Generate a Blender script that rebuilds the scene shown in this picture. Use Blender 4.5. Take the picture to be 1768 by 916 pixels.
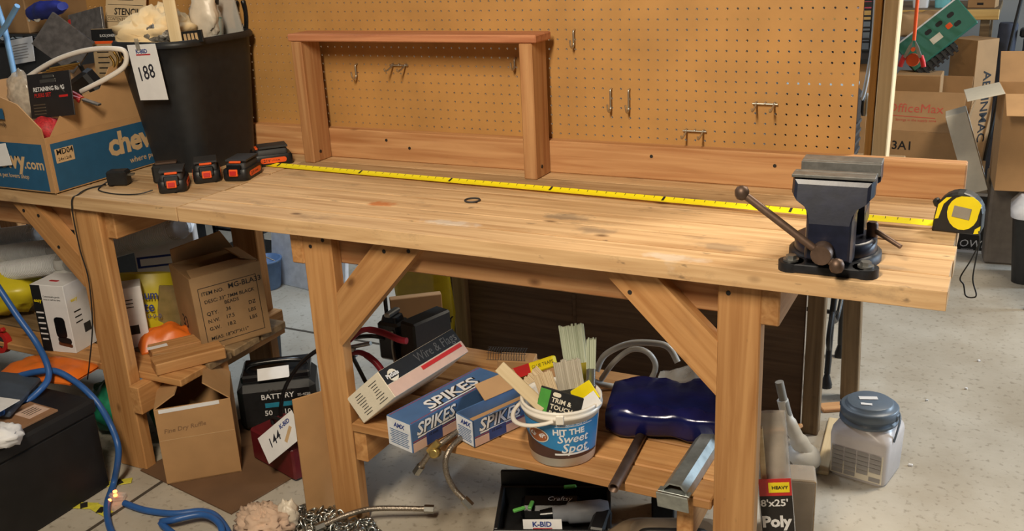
import bpy, math, random
from mathutils import Vector, Matrix, Euler
random.seed(7)
SC = bpy.context.scene
for o in list(bpy.data.objects): bpy.data.objects.remove(o)
COL = SC.collection
# ------------------------------------------------------------------ camera
CAM_P = Vector((1.1317, -2.4366, 1.5202))
C_R = Vector((0.891982, 0.449452, -0.048582)); C_F = Vector((-0.439251, 0.836259, -0.328222)); C_U = Vector((-0.106893, 0.314108, 0.943350))
FPX = 1691.9
cam = bpy.data.cameras.new('camera'); cam_o = bpy.data.objects.new('camera', cam); COL.objects.link(cam_o)
cam.sensor_width = 36; cam.lens = FPX / 1768 * 36; cam.clip_start = .05; cam.clip_end = 100
mw = Matrix.Identity(4)
for i in range(3): mw[i][0] = C_R[i]; mw[i][1] = C_U[i]; mw[i][2] = -C_F[i]; mw[i][3] = CAM_P[i]
cam_o.matrix_world = mw; SC.camera = cam_o
# ------------------------------------------------------------------ light
SC.view_settings.view_transform = 'Standard'; SC.view_settings.look = 'None'
SC.view_settings.gamma = 1; SC.view_settings.use_curve_mapping = False; SC.view_settings.exposure = 0.0
W = bpy.data.worlds.new('world'); SC.world = W; W.use_nodes = True
W.node_tree.nodes['Background'].inputs[0].default_value = (1.0, .95, .88, 1); W.node_tree.nodes['Background'].inputs[1].default_value = .05
def area(name, loc, aim, size, power, col, sy=None):
    l = bpy.data.lights.new(name, 'AREA'); l.energy = power; l.color = col; l.size = size
    if sy: l.shape = 'RECTANGLE'; l.size_y = sy
    o = bpy.data.objects.new(name, l); COL.objects.link(o); o.location = loc
    o.rotation_euler = (Vector(aim) - Vector(loc)).to_track_quat('-Z', 'Y').to_euler()
    return o
# all out of the picture: two warm ceiling lamps, daylight from the open right side, an added cool fill overhead behind the pegboard (for the bright floor patch in view)
area('ceiling_lamp_front_offscreen', (.45, -2.35, 2.6), (.3, -.2, .8), .3, 84, (1, .86, .66), .9)
area('ceiling_lamp_back_offscreen', (1.75, 1.0, 2.5), (1.2, .2, 0), .3, 52, (1, .88, .70), .9)
area('window_right_offscreen', (4.8, 2.7, 1.7), (1.0, .9, 0), 1.2, 180, (.66, .83, 1), 1.3)
area('cool_fill_behind_offscreen', (-1.45, .50, 2.5), (-1.45, .45, 0), .2, 34, (.72, .86, 1), .9)
# ------------------------------------------------------------------ helpers
def at(u, v, x=None, y=None, z=None):
    """photo pixel -> the world point where its ray meets a known plane of the place"""
    d = C_F + C_R * ((u - 884) / FPX) - C_U * ((v - 458) / FPX)
    k = (x - CAM_P.x) / d.x if x is not None else (y - CAM_P.y) / d.y if y is not None else (z - CAM_P.z) / d.z
    return CAM_P + d * k
def tag(o, label=None, cat=None, group=None, kind=None):
    if label: o['label'] = label
    if cat: o['category'] = cat
    if group: o['group'] = group
    if kind: o['kind'] = kind
    return o
def empty(name, loc=(0, 0, 0), rot=(0, 0, 0), label=None, cat=None, group=None, kind=None):
    o = bpy.data.objects.new(name, None); COL.objects.link(o); o.empty_display_size = .05
    o.location = loc; o.rotation_euler = rot
    return tag(o, label, cat, group, kind)
def link(name, me, parent=None, mx=None):
    o = bpy.data.objects.new(name, me); COL.objects.link(o)
    if parent: o.parent = parent
    if mx is not None: o.matrix_local = mx
    return o
def frame(o, r, n_or_u, u=None):
    """matrix with local X along r and local Y as near as possible to the up vector"""
    o = Vector(o); r = Vector(r).normalized(); up = Vector(n_or_u)
    n = r.cross(up).normalized(); up = n.cross(r).normalized()
    m = Matrix.Identity(4)
    for i in range(3): m[i][0] = r[i]; m[i][1] = up[i]; m[i][2] = n[i]; m[i][3] = o[i]
    return m
def lr(x=0, y=0, z=0, rx=0, ry=0, rz=0):
    return Matrix.Translation((x, y, z)) @ Euler((math.radians(rx), math.radians(ry), math.radians(rz))).to_matrix().to_4x4()
def rrect(w, d, r, n=4):
    pts = []
    for cx, cy, a0 in ((w/2-r, d/2-r, 0), (-w/2+r, d/2-r, 90), (-w/2+r, -d/2+r, 180), (w/2-r, -d/2+r, 270)):
        for k in range(n+1):
            a = math.radians(a0 + 90*k/n); pts.append((cx + r*math.cos(a), cy + r*math.sin(a)))
    return pts
def circ(r, n=16, ry=None):
    return [(r*math.cos(2*math.pi*k/n), (ry or r)*math.sin(2*math.pi*k/n)) for k in range(n)]
class MB:
    def __init__(s): s.v = []; s.f = []; s.m = []; s.sm = []
    def add(s, v, f, mi=0, smooth=False, mx=None):
        b = len(s.v)
        s.v += [tuple(mx @ Vector(p)) if mx is not None else tuple(p) for p in v]
        for q in f: s.f.append(tuple(i+b for i in q)); s.m.append(mi); s.sm.append(smooth)
        return s
    def box(s, sx, sy, sz, mx=None, b=.002, mi=0, base=False, c=(0, 0, 0)):
        """box with chamfered edges, centred (or standing on z=0)"""
        h = (sx/2, sy/2, sz/2); b = min(b, min(h)*.45); V = []; idx = {}
        oz = h[2] if base else 0
        for X in (-1, 1):
            for Y in (-1, 1):
                for Z in (-1, 1):
                    for a in range(3):
                        p = [h[0]*X, h[1]*Y, h[2]*Z]
                        for k in range(3):
                            if k != a: p[k] -= b*(X, Y, Z)[k]
                        idx[(X, Y, Z, a)] = len(V); V.append((p[0]+c[0], p[1]+c[1], p[2]+c[2]+oz))
        F = []
        def face(L, n):
            P = [Vector(V[i]) for i in L]; cr = (P[1]-P[0]).cross(P[2]-P[0])
            F.append(L if cr.dot(Vector(n)) > 0 else L[::-1])
        for a in range(3):
            u, w = [k for k in range(3) if k != a]
            for sg in (-1, 1):
                L = []
                for p, q in ((-1, -1), (1, -1), (1, 1), (-1, 1)):
                    t = [0, 0, 0]; t[a] = sg; t[u] = p; t[w] = q; L.append(idx[(t[0], t[1], t[2], a)])
                n = [0, 0, 0]; n[a] = sg; face(L, n)
        for a in range(3):
            u, w = [k for k in range(3) if k != a]
            for p in (-1, 1):
                for q in (-1, 1):
                    t0 = [0, 0, 0]; t0[u] = p; t0[w] = q; t0[a] = -1; t1 = t0[:]; t1[a] = 1
                    n = [0, 0, 0]; n[u] = p; n[w] = q
                    face([idx[(*t0, u)], idx[(*t0, w)], idx[(*t1, w)], idx[(*t1, u)]], n)
        for X in (-1, 1):
            for Y in (-1, 1):
                for Z in (-1, 1): face([idx[(X, Y, Z, 0)], idx[(X, Y, Z, 1)], idx[(X, Y, Z, 2)]], (X, Y, Z))
        return s.add(V, F, mi, False, mx)
    def loft(s, rings, mi=0, smooth=True, cap=(True, True), mx=None, closed=True):
        n = len(rings[0]); V = [p for r in rings for p in r]; F = []
        for i in range(len(rings)-1):
            for k in range(n if closed else n-1):
                a = i*n+k; b = i*n+(k+1) % n; F.append((a, b, b+n, a+n))
        s.add(V, F, mi, smooth, mx)
        if cap[0]: s.add(rings[0], [tuple(range(n))[::-1]], mi, False, mx)
        if cap[1]: s.add(rings[-1], [tuple(range(n))], mi, False, mx)
        return s
    def stack(s, secs, mi=0, smooth=True, cap=(True, True), mx=None):
        """secs: (2-D outline, z)"""
        return s.loft([[(x, y, z) for x, y in o] for o, z in secs], mi, smooth, cap, mx)
    def lathe(s, prof, n=20, mi=0, smooth=True, cap=(True, True), mx=None):
        return s.stack([(circ(max(r, 1e-4), n), z) for r, z in prof], mi, smooth, cap, mx)
    def cyl(s, a, b, r, r2=None, n=12, mi=0, smooth=True):
        a = Vector(a); b = Vector(b); q = (b-a).to_track_quat('Z', 'Y').to_matrix().to_4x4(); q.translation = a
        return s.lathe([(r, 0), (r if r2 is None else r2, (b-a).length)], n, mi, smooth, mx=q)
    def tube(s, pts, r, n=8, mi=0, cap=True, flat=1):
        P = [Vector(p) for p in pts]; R = r if isinstance(r, (list, tuple)) else [r]*len(P)
        t = (P[1]-P[0]).normalized(); up = Vector((0, 0, 1)) if abs(t.z) < .9 else Vector((1, 0, 0))
        u = t.cross(up).normalized(); rings = []
        for i, p in enumerate(P):
            t = (P[min(i+1, len(P)-1)] - P[max(i-1, 0)]).normalized()
            u = (u - t*u.dot(t)).normalized(); w = t.cross(u)
            rings.append([p + (u*math.cos(a)*flat + w*math.sin(a))*R[i] for a in [2*math.pi*k/n for k in range(n)]])
        return s.loft(rings, mi, True, (cap, cap))
    def prism(s, poly, d, mi=0, mx=None, smooth=False):
        """polygon in local XZ, thickness d along local Y (centred)"""
        n = len(poly)
        V = [(x, -d/2, z) for x, z in poly] + [(x, d/2, z) for x, z in poly]
        ar = sum(poly[i][0]*poly[(i+1) % n][1] - poly[(i+1) % n][0]*poly[i][1] for i in range(n))
        F = [tuple(range(n)), tuple(range(n, 2*n))[::-1]] + [(i, n+i, n+(i+1) % n, (i+1) % n) for i in range(n)]
        if ar < 0: F = [q[::-1] for q in F]
        # side faces smooth only when asked
        return s.add(V, F, mi, smooth, mx)
    def grid(s, fn, nu, nv, mi=0, smooth=True, mx=None, th=0):
        V = [fn(i/(nu-1), j/(nv-1)) for i in range(nu) for j in range(nv)]
        F = [(i*nv+j, (i+1)*nv+j, (i+1)*nv+j+1, i*nv+j+1) for i in range(nu-1) for j in range(nv-1)]
        return s.add(V, F, mi, smooth, mx)
    def mesh(s, name, mats):
        me = bpy.data.meshes.new(name); me.from_pydata(s.v, [], s.f)
        for m in (mats if isinstance(mats, (list, tuple)) else [mats]): me.materials.append(m)
        me.polygons.foreach_set('material_index', s.m); me.polygons.foreach_set('use_smooth', s.sm); me.update()
        return me
    def build(s, name, mats, parent=None, mx=None): return link(name, s.mesh(name, mats), parent, mx)
def spline(pts, n=8):
    P = [Vector(p) for p in pts]; out = []
    for i in range(len(P)-1):
        a = P[max(i-1, 0)]; b = P[i]; c = P[i+1]; d = P[min(i+2, len(P)-1)]
        for k in range(n):
            t = k/n
            out.append(.5*((2*b) + (c-a)*t + (2*a-5*b+4*c-d)*t*t + (3*b-a-3*c+d)*t**3))
    return out + [P[-1]]
def text(s, h, mat, parent, mx, align='LEFT', bold=0.0, shear=0.0, sx=1.0, name='lettering', spacing=1.0):
    c = bpy.data.curves.new('t', 'FONT'); c.body = s; c.size = h*1.4; c.align_x = align; c.offset = bold*h; c.shear = shear
    c.resolution_u = 2; c.fill_mode = 'BOTH'; c.space_character = spacing; c.extrude = .0001
    o = bpy.data.objects.new('t', c); me = bpy.data.meshes.new_from_object(o)
    bpy.data.objects.remove(o); bpy.data.curves.remove(c)
    me.materials.clear(); me.materials.append(mat)
    return link(name, me, parent, mx @ Matrix.Diagonal((sx, 1, 1, 1)))
# ------------------------------------------------------------------ materials
def new_mat(name, rough=.6, spec=.5):
    m = bpy.data.materials.new(name); m.use_nodes = True
    b = m.node_tree.nodes['Principled BSDF']; b.inputs['Roughness'].default_value = rough
    b.inputs['Specular IOR Level'].default_value = spec
    return m, m.node_tree, b
def c4(c): return (c[0], c[1], c[2], 1)
def srgb(r, g, b):
    f = lambda x: (x/255/12.92) if x/255 <= .04045 else ((x/255+.055)/1.055)**2.4
    return (f(r), f(g), f(b))
def plain(name, col, rough=.5, metal=0, var=.12, scale=30, bump=0., alpha=1, trans=0, spec=.5, bscale=None):
    """one colour, with a slight mottling and fine relief"""
    m, t, b = new_mat(name, rough, spec); N = t.nodes; L = t.links
    tc = N.new('ShaderNodeTexCoord'); nz = N.new('ShaderNodeTexNoise'); nz.inputs['Scale'].default_value = scale; nz.inputs['Detail'].default_value = 4
    L.new(tc.outputs['Object'], nz.inputs['Vector'])
    r = N.new('ShaderNodeValToRGB'); r.color_ramp.elements[0].position = .3; r.color_ramp.elements[1].position = .7
    r.color_ramp.elements[0].color = c4([x*(1-var) for x in col]); r.color_ramp.elements[1].color = c4([min(1, x*(1+var)) for x in col])
    L.new(nz.outputs['Fac'], r.inputs[0]); L.new(r.outputs[0], b.inputs['Base Color'])
    b.inputs['Metallic'].default_value = metal; b.inputs['Alpha'].default_value = alpha; b.inputs['Transmission Weight'].default_value = trans
    if bump:
        bp = N.new('ShaderNodeBump'); bp.inputs['Strength'].default_value = bump; bp.inputs['Distance'].default_value = .004
        if bscale:
            n2 = N.new('ShaderNodeTexNoise'); n2.inputs['Scale'].default_value = bscale; L.new(tc.outputs['Object'], n2.inputs['Vector']); L.new(n2.outputs['Fac'], bp.inputs['Height'])
        else: L.new(nz.outputs['Fac'], bp.inputs['Height'])
        L.new(bp.outputs[0], b.inputs['Normal'])
    return m
def wood(name, lo, hi, knots=True, stain=0., rough=.62, stainc=(.05, .045, .04), gscale=1.0, spots=()):
    """grain along local X; every object shows its own cut of it"""
    m, t, b = new_mat(name, rough, .35); N = t.nodes; L = t.links
    tc = N.new('ShaderNodeTexCoord'); oi = N.new('ShaderNodeObjectInfo')
    mul = N.new('ShaderNodeVectorMath'); mul.operation = 'MULTIPLY'; mul.inputs[1].default_value = (37, 23, 11)
    cb = N.new('ShaderNodeCombineXYZ')
    for k in range(3): L.new(oi.outputs['Random'], cb.inputs[k])
    L.new(cb.outputs[0], mul.inputs[0])
    ad = N.new('ShaderNodeVectorMath'); ad.operation = 'ADD'; L.new(tc.outputs['Object'], ad.inputs[0]); L.new(mul.outputs[0], ad.inputs[1])
    mp = N.new('ShaderNodeMapping'); mp.inputs['Scale'].default_value = (1.6, 34*gscale, 34*gscale); L.new(ad.outputs[0], mp.inputs[0])
    gn = N.new('ShaderNodeTexNoise'); gn.inputs['Scale'].default_value = 1.6; gn.inputs['Detail'].default_value = 6; gn.inputs['Distortion'].default_value = .7
    L.new(mp.outputs[0], gn.inputs['Vector'])
    rp = N.new('ShaderNodeValToRGB'); rp.color_ramp.elements[0].position = .3; rp.color_ramp.elements[1].position = .68
    rp.color_ramp.elements[0].color = c4(lo); rp.color_ramp.elements[1].color = c4(hi)
    L.new(gn.outputs['Fac'], rp.inputs[0]); col = rp.outputs[0]
    # board-to-board tone
    hs = N.new('ShaderNodeHueSaturation'); mr = N.new('ShaderNodeMapRange'); mr.inputs['To Min'].default_value = .76; mr.inputs['To Max'].default_value = 1.14
    L.new(oi.outputs['Random'], mr.inputs['Value']); L.new(mr.outputs[0], hs.inputs['Value']); L.new(col, hs.inputs['Color']); col = hs.outputs[0]
    def mix(fac, c2, colin):
        mx = N.new('ShaderNodeMix'); mx.data_type = 'RGBA'; L.new(fac, mx.inputs['Factor']); L.new(colin, mx.inputs['A'])
        if isinstance(c2, tuple): mx.inputs['B'].default_value = c4(c2)
        else: L.new(c2, mx.inputs['B'])
        return mx.outputs['Result']
    if knots:
        mk = N.new('ShaderNodeMapping'); mk.inputs['Scale'].default_value = (4.5, 8, 8); L.new(ad.outputs[0], mk.inputs[0])
        vo = N.new('ShaderNodeTexVoronoi'); vo.inputs['Scale'].default_value = 1; L.new(mk.outputs[0], vo.inputs['Vector'])
        kr = N.new('ShaderNodeValToRGB'); kr.color_ramp.elements[0].position = .03; kr.color_ramp.elements[1].position = .10
        kr.color_ramp.elements[0].color = (.85, .85, .85, 1); kr.color_ramp.elements[1].color = (0, 0, 0, 1)
        L.new(vo.outputs['Distance'], kr.inputs[0]); col = mix(kr.outputs[0], (lo[0]*.3, lo[1]*.25, lo[2]*.22), col)
    if stain:
        s1 = N.new('ShaderNodeTexNoise'); s1.inputs['Scale'].default_value = 5; s1.inputs['Detail'].default_value = 8; s1.inputs['Roughness'].default_value = .7
        ms = N.new('ShaderNodeMapping'); ms.inputs['Scale'].default_value = (1, 2.2, 2.2); L.new(ad.outputs[0], ms.inputs[0]); L.new(ms.outputs[0], s1.inputs['Vector'])
        sr = N.new('ShaderNodeValToRGB'); sr.color_ramp.elements[0].position = .56; sr.color_ramp.elements[1].position = .78
        sr.color_ramp.elements[0].color = (0, 0, 0, 1); sr.color_ramp.elements[1].color = (stain, stain, stain, 1)
        L.new(s1.outputs['Fac'], sr.inputs[0]); col = mix(sr.outputs[0], stainc, col)
        s2 = N.new('ShaderNodeTexNoise'); s2.inputs['Scale'].default_value = 42; s2.inputs['Detail'].default_value = 3
        m2 = N.new('ShaderNodeMapping'); m2.inputs['Scale'].default_value = (.5, 1.3, 1.3); L.new(ad.outputs[0], m2.inputs[0]); L.new(m2.outputs[0], s2.inputs['Vector'])
        r2 = N.new('ShaderNodeValToRGB'); r2.color_ramp.elements[0].position = .68; r2.color_ramp.elements[1].position = .76
        r2.color_ramp.elements[0].color = (0, 0, 0, 1); r2.color_ramp.elements[1].color = (stain, stain, stain, 1)
        L.new(s2.outputs['Fac'], r2.inputs[0]); col = mix(r2.outputs[0], tuple(x*.8 for x in stainc), col)
    if spots:
        ge = N.new('ShaderNodeNewGeometry'); sn = N.new('ShaderNodeTexNoise'); sn.inputs['Scale'].default_value = 26; sn.inputs['Detail'].default_value = 5; L.new(ge.outputs['Position'], sn.inputs['Vector'])
    for (sx_, sy_, sz_), (rx_, ry_), sc_, st_ in spots:
        sb = N.new('ShaderNodeVectorMath'); sb.operation = 'SUBTRACT'; sb.inputs[1].default_value = (sx_, sy_, sz_); L.new(ge.outputs['Position'], sb.inputs[0])
        ml = N.new('ShaderNodeVectorMath'); ml.operation = 'MULTIPLY'; ml.inputs[1].default_value = (1/rx_, 1/ry_, 4); L.new(sb.outputs[0], ml.inputs[0])
        ln = N.new('ShaderNodeVectorMath'); ln.operation = 'LENGTH'; L.new(ml.outputs[0], ln.inputs[0])
        aa = N.new('ShaderNodeMath'); aa.operation = 'MULTIPLY_ADD'; aa.inputs[1].default_value = 1.6; L.new(sn.outputs['Fac'], aa.inputs[0]); L.new(ln.outputs['Value'], aa.inputs[2])
        rr = N.new('ShaderNodeValToRGB'); rr.color_ramp.elements[0].position = .75; rr.color_ramp.elements[1].position = 1.0; rr.color_ramp.elements[0].color = (st_, st_, st_, 1); rr.color_ramp.elements[1].color = (0, 0, 0, 1)
        hf = N.new('ShaderNodeMath'); hf.operation = 'MULTIPLY'; hf.inputs[1].default_value = .62; L.new(aa.outputs[0], hf.inputs[0]); L.new(hf.outputs[0], rr.inputs[0])
        col = mix(rr.outputs[0], sc_, col)
    L.new(col, b.inputs['Base Color'])
    bp = N.new('ShaderNodeBump'); bp.inputs['Strength'].default_value = .25; bp.inputs['Distance'].default_value = .002
    L.new(gn.outputs['Fac'], bp.inputs['Height']); L.new(bp.outputs[0], b.inputs['Normal'])
    return m
GREY_ = srgb(96, 92, 88)
SPOTS = [((-.275, -.452, .867), (.06, .032), srgb(190, 104, 40), .8), ((.23, -.42, .867), (.09, .04), GREY_, .5), ((.33, -.50, .867), (.07, .035), GREY_, .45),
         ((.62, -.53, .867), (.08, .04), GREY_, .4), ((-.02, -.55, .867), (.10, .03), srgb(220, 214, 204), .5), ((.55, -.62, .867), (.09, .03), srgb(220, 214, 204), .45),
         ((.45, -.20, .867), (.12, .03), srgb(110, 84, 60), .6), ((.95, -.55, .867), (.06, .02), GREY_, .35)]
WOOD = wood('fir_lumber', srgb(172, 118, 74), srgb(206, 158, 110), True, .12)
WOODTOP = wood('worn_bench_top', srgb(176, 138, 96), srgb(216, 182, 138), True, .6, gscale=.85, spots=SPOTS)
WOODLEG = wood('fir_leg', srgb(164, 114, 66), srgb(196, 148, 96), True, .18)
WOODRED = wood('cedar_top', srgb(150, 92, 62), srgb(186, 128, 92), False, .2)
WOODPALE = wood('pale_pine', srgb(206, 182, 140), srgb(232, 212, 174))
WOODGREY = wood('weathered_wood', srgb(112, 90, 64), srgb(150, 126, 94), True, .3)
WOODDARK = wood('dark_panel', srgb(84, 66, 52), srgb(112, 90, 70), False, .3, .7)
PEG = plain('hardboard', srgb(178, 132, 74), .6, var=.12, scale=6, bump=.03)
CONC = None
BLACK = plain('black_plastic', srgb(26, 27, 29), .45, var=.25, scale=60)
BLACKS = plain('black_gloss', srgb(18, 19, 22), .25, var=.2)
DARK = plain('dark_grey', srgb(48, 48, 50), .6)
WHITE = plain('white_card', srgb(226, 226, 228), .6, var=.04)
WHITEP = plain('white_plastic', srgb(224, 224, 220), .4, var=.05)
STEEL = plain('steel', srgb(168, 166, 160), .35, 1, .15)
RUST = plain('brown_steel', srgb(104, 84, 72), .5, .7, .25, 40)
CARD = plain('cardboard', srgb(176, 136, 92), .8, var=.07, scale=14, bump=.05)
CARDD = plain('cardboard_brown', srgb(132, 100, 70), .85, var=.1, scale=14)
INK = plain('black_ink', srgb(30, 26, 24), .7)
YEL = plain('yellow', srgb(238, 216, 20), .45, var=.05)
ORANGE = plain('orange', srgb(236, 92, 34), .45, var=.06)
RED = plain('red', srgb(190, 36, 34), .45, var=.1)
BLUE = plain('blue', srgb(44, 92, 150), .5, var=.1)
def concrete():
    m, t, b = new_mat('concrete', .55, .4); N = t.nodes; L = t.links
    tc = N.new('ShaderNodeTexCoord')
    def nz(s, d, r=.6):
        n = N.new('ShaderNodeTexNoise'); n.inputs['Scale'].default_value = s; n.inputs['Detail'].default_value = d; n.inputs['Roughness'].default_value = r
        L.new(tc.outputs['Object'], n.inputs['Vector']); return n
    a = nz(2.2, 7); c = nz(55, 3, .5)
    r = N.new('ShaderNodeValToRGB'); e = r.color_ramp.elements; e[0].position = .3; e[0].color = c4(srgb(160, 150, 134)); e[1].position = .72; e[1].color = c4(srgb(194, 188, 176))
    L.new(a.outputs['Fac'], r.inputs[0])
    r2 = N.new('ShaderNodeValToRGB'); e = r2.color_ramp.elements; e[0].position = .30; e[0].color = (.62, .6, .57, 1); e[1].position = .42; e[1].color = (1, 1, 1, 1)
    L.new(c.outputs['Fac'], r2.inputs[0])
    mx = N.new('ShaderNodeMix'); mx.data_type = 'RGBA'; mx.blend_type = 'MULTIPLY'; mx.inputs['Factor'].default_value = .8
    L.new(r.outputs[0], mx.inputs['A']); L.new(r2.outputs[0], mx.inputs['B']); L.new(mx.outputs['Result'], b.inputs['Base Color'])
    bp = N.new('ShaderNodeBump'); bp.inputs['Strength'].default_value = .25; bp.inputs['Distance'].default_value = .003
    L.new(c.outputs['Fac'], bp.inputs['Height']); L.new(bp.outputs[0], b.inputs['Normal'])
    return m
CONC = concrete()
WALLM = plain('painted_wall', srgb(150, 148, 144), .8, var=.04, scale=4)
# ================================================================== the setting
def struct(name, mb, m, parent=None):
    o = mb.build(name, m, parent); o['kind'] = 'structure'; return o
struct('floor', MB().box(10, 9, .1, lr(0, .8, -.05), b=.001), CONC)
fl = bpy.data.objects['floor']
MB().box(4.0, .014, .001, lr(-1.5, .435, .0004), b=.0002).build('floor_joint', plain('joint_dark', srgb(70, 62, 52), .9), fl)
MB().box(.012, 3.0, .001, lr(-1.02, -2.1, .0004), b=.0002).build('floor_joint', bpy.data.materials['joint_dark'], fl)
struct('wall_back', MB().box(10, .1, 2.7, lr(0, 4.2, 1.35), b=.001), WALLM)
struct('wall_left', MB().box(.1, 9, 2.7, lr(-4.2, .8, 1.35), b=.001), WALLM)
# ================================================================== timber helper
def board(name, m, parent, A, B, w, t, up=(0, 0, 1), b=.003):
    """board from A to B (end centres); w = width across, t = thickness along 'up'"""
    A = Vector(A); B = Vector(B); d = (B-A); L = d.length; d.normalize(); up = Vector(up)
    y = up.cross(d).normalized(); z = d.cross(y)
    mx = Matrix.Identity(4); c = (A+B)/2
    for i in range(3): mx[i][0] = d[i]; mx[i][1] = y[i]; mx[i][2] = z[i]; mx[i][3] = c[i]
    return MB().box(L, w, t, b=b).build(name, m, parent, mx)
def screws(parent, pts, r=.0045, ax='Y', name='screw_hole'):
    for p in pts:
        m = lr(*p) @ (lr(rx=90) if ax == 'Y' else lr(ry=90) if ax == 'X' else lr())
        MB().lathe([(r, -.001), (r, .0007)], 10).build(name, INK, parent, m)
ZT = .867; TH = .038
# ------------------------------------------------------------------ main bench
wb = empty('workbench', (.14, -.33, 0), label='long timber workbench with vise bolted to one end and low backboard', cat='workbench')
WBI = Matrix.Translation((-.14, .33, 0))
def wboard(n, m, p, A, B, *a, **k): return board(n, m, p, WBI @ Vector(A), WBI @ Vector(B), *a, **k)
ys = [-.650, -.562, -.468, -.373, -.281, -.190, -.099, .0]
for i in range(7):
    a, b_ = ys[i], ys[i+1]; dx = random.uniform(-.004, .004); dz = (0, .0004, -.0004, .0003, -.0005, .0004, 0)[i]
    wboard('top_plank', WOODTOP, wb, (-.783+dx, (a+b_)/2, ZT-TH/2+dz), (1.064-i*.0022+dx, (a+b_)/2, ZT-TH/2+dz), b_-a-.005, TH, b=.001)
bb = tag(board('backboard', WOOD, None, (-.785, -.019, ZT+.0445), (1.052, -.019, ZT+.0445), .038, .089), 'long timber board on edge along the back of the vise bench', 'board')
for x0 in (-.416, .638):
    wboard('leg', WOODLEG, wb, (x0+.0445, -.591, 0), (x0+.0445, -.591, ZT-TH), .089, .038, up=(0, 1, 0))
for x0 in (-.56, .654): wboard('leg', WOODGREY, wb, (x0+.025, .345, 0), (x0+.025, .345, ZT-TH), .05, .04, up=(0, 1, 0))
for y, xa, xb in ((-.553, -.41, .72), (.346, -.51, .65)): wboard('rail', WOOD if y < 0 else WOODDARK, wb, (xa, y, ZT-TH-.0445), (xb, y, ZT-TH-.0445), .038, .089)
for x in (-.435, .744): wboard('cross_member', WOODLEG, wb, (x, -.61, ZT-TH-.0445), (x, .365, ZT-TH-.0445), .038, .089)
for x, yb_ in ((-.303, -.09), (.575, -.09)): wboard('shelf_bearer', WOODLEG, wb, (x, -.612, .2465), (x, yb_, .2465), .038, .089)
# diagonal braces: mitred at both ends
def brace(parent, poly, y, off=(0, 0, 0), m=WOODLEG):
    # poly in world xz; local X along the long edge for the grain
    c = Vector((sum(p[0] for p in poly)/4, 0, sum(p[1] for p in poly)/4)); a = Vector((poly[1][0]-poly[0][0], 0, poly[1][1]-poly[0][1])); th = math.atan2(a.z, a.x)
    lp = [((p[0]-c.x)*math.cos(th)+(p[1]-c.z)*math.sin(th), -(p[0]-c.x)*math.sin(th)+(p[1]-c.z)*math.cos(th)) for p in poly]
    mx = Matrix.Translation((c.x+off[0], y+off[1], c.z+off[2])) @ Matrix.Rotation(-th, 4, 'Y')
    return MB().prism(lp, .038).build('brace', m, parent, mx)
brace(wb, [(-.327, .530), (-.053, .829), (-.185, .829), (-.327, .672)], -.591, (-.14, .33, 0))
brace(wb, [(.640, .566), (.375, .829), (.495, .829), (.640, .690)], -.591, (-.14, .33, 0))
sy = [-.622, -.535, -.412, -.30, -.19, -.08]
for i in range(5):
    a, b_ = sy[i], sy[i+1]
    wboard('shelf_plank', WOODLEG, wb, (-.32, (a+b_)/2, .303), (.636 if i < 2 else .60, (a+b_)/2, .303), b_-a-.006, .024)
screws(bb, [(x-.1335, -.0195, z-ZT-.0445) for x, z in ((.70, .925), (.765, .905), (.72, .89), (-.53, .93), (-.45, .91), (.30, .93), (.62, .925))])
screws(wb, [(x-.14, -.6105+.33, z) for x, z in ((-.17, .80), (-.10, .808), (.45, .775), (.66, .80), (-.39, .79), (-.35, .81))], .005)
# ------------------------------------------------------------------ left bench
lb = empty('workbench', (-1.6, -.33, 0), label='timber workbench carrying the cardboard carton and black waste bin', cat='workbench')
LBI = Matrix.Translation((1.6, .33, 0))
def lboard(n, m, p, A, B, *a, **k): return board(n, m, p, LBI @ Vector(A), LBI @ Vector(B), *a, **k)
yl = [-.650, -.530, -.400, -.265, -.13, .0]
for i in range(5):
    a, b_ = yl[i], yl[i+1]
    lboard('top_plank', WOODTOP, lb, (-2.6, (a+b_)/2, ZT-TH/2), (-.789+random.uniform(-.002, .002), (a+b_)/2, ZT-TH/2), b_-a-.005, TH, b=.001)
for x0 in (-1.222, -2.45):
    for y in (-.610, -.0):
        lboard('leg', WOODLEG, lb, (x0+.055, y, 0), (x0+.055, y, ZT-TH), .110, .04, up=(0, 1, 0))
lboard('rail', WOOD, lb, (-2.5, -.571, ZT-TH-.0445), (-1.12, -.571, ZT-TH-.0445), .038, .089)
tag(board('backboard', WOOD, None, (-2.6, -.019, ZT+.0445), (-.79, -.019, ZT+.0445), .038, .089), 'timber board on edge behind the carton and waste bin', 'board')
lboard('cross_member', WOODLEG, lb, (-1.091, -.612, ZT-TH-.0445), (-1.091, 0.02, ZT-TH-.0445), .038, .089)
brace(lb, [(-1.224, .585), (-1.475, .829), (-1.375, .829), (-1.224, .682)], -.610, (1.6, .33, 0))
for i, (a, b_) in enumerate(((-.588, -.48), (-.47, -.37), (-.36, -.24), (-.23, -.11))):
    lboard('shelf_plank', WOODGREY if i else WOODLEG, lb, (-2.5, (a+b_)/2, .303), (-.95, (a+b_)/2, .303), b_-a, .024)
lboard('shelf_bearer', WOODLEG, lb, (-1.091, -.64, .2465), (-1.091, .02, .2465), .038, .089)
screws(lb, [(-1.42+1.6, -.6305+.33, .80), (-1.36+1.6, -.6305+.33, .79), (-1.30+1.6, -.6305+.33, .70)], .005)
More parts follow.
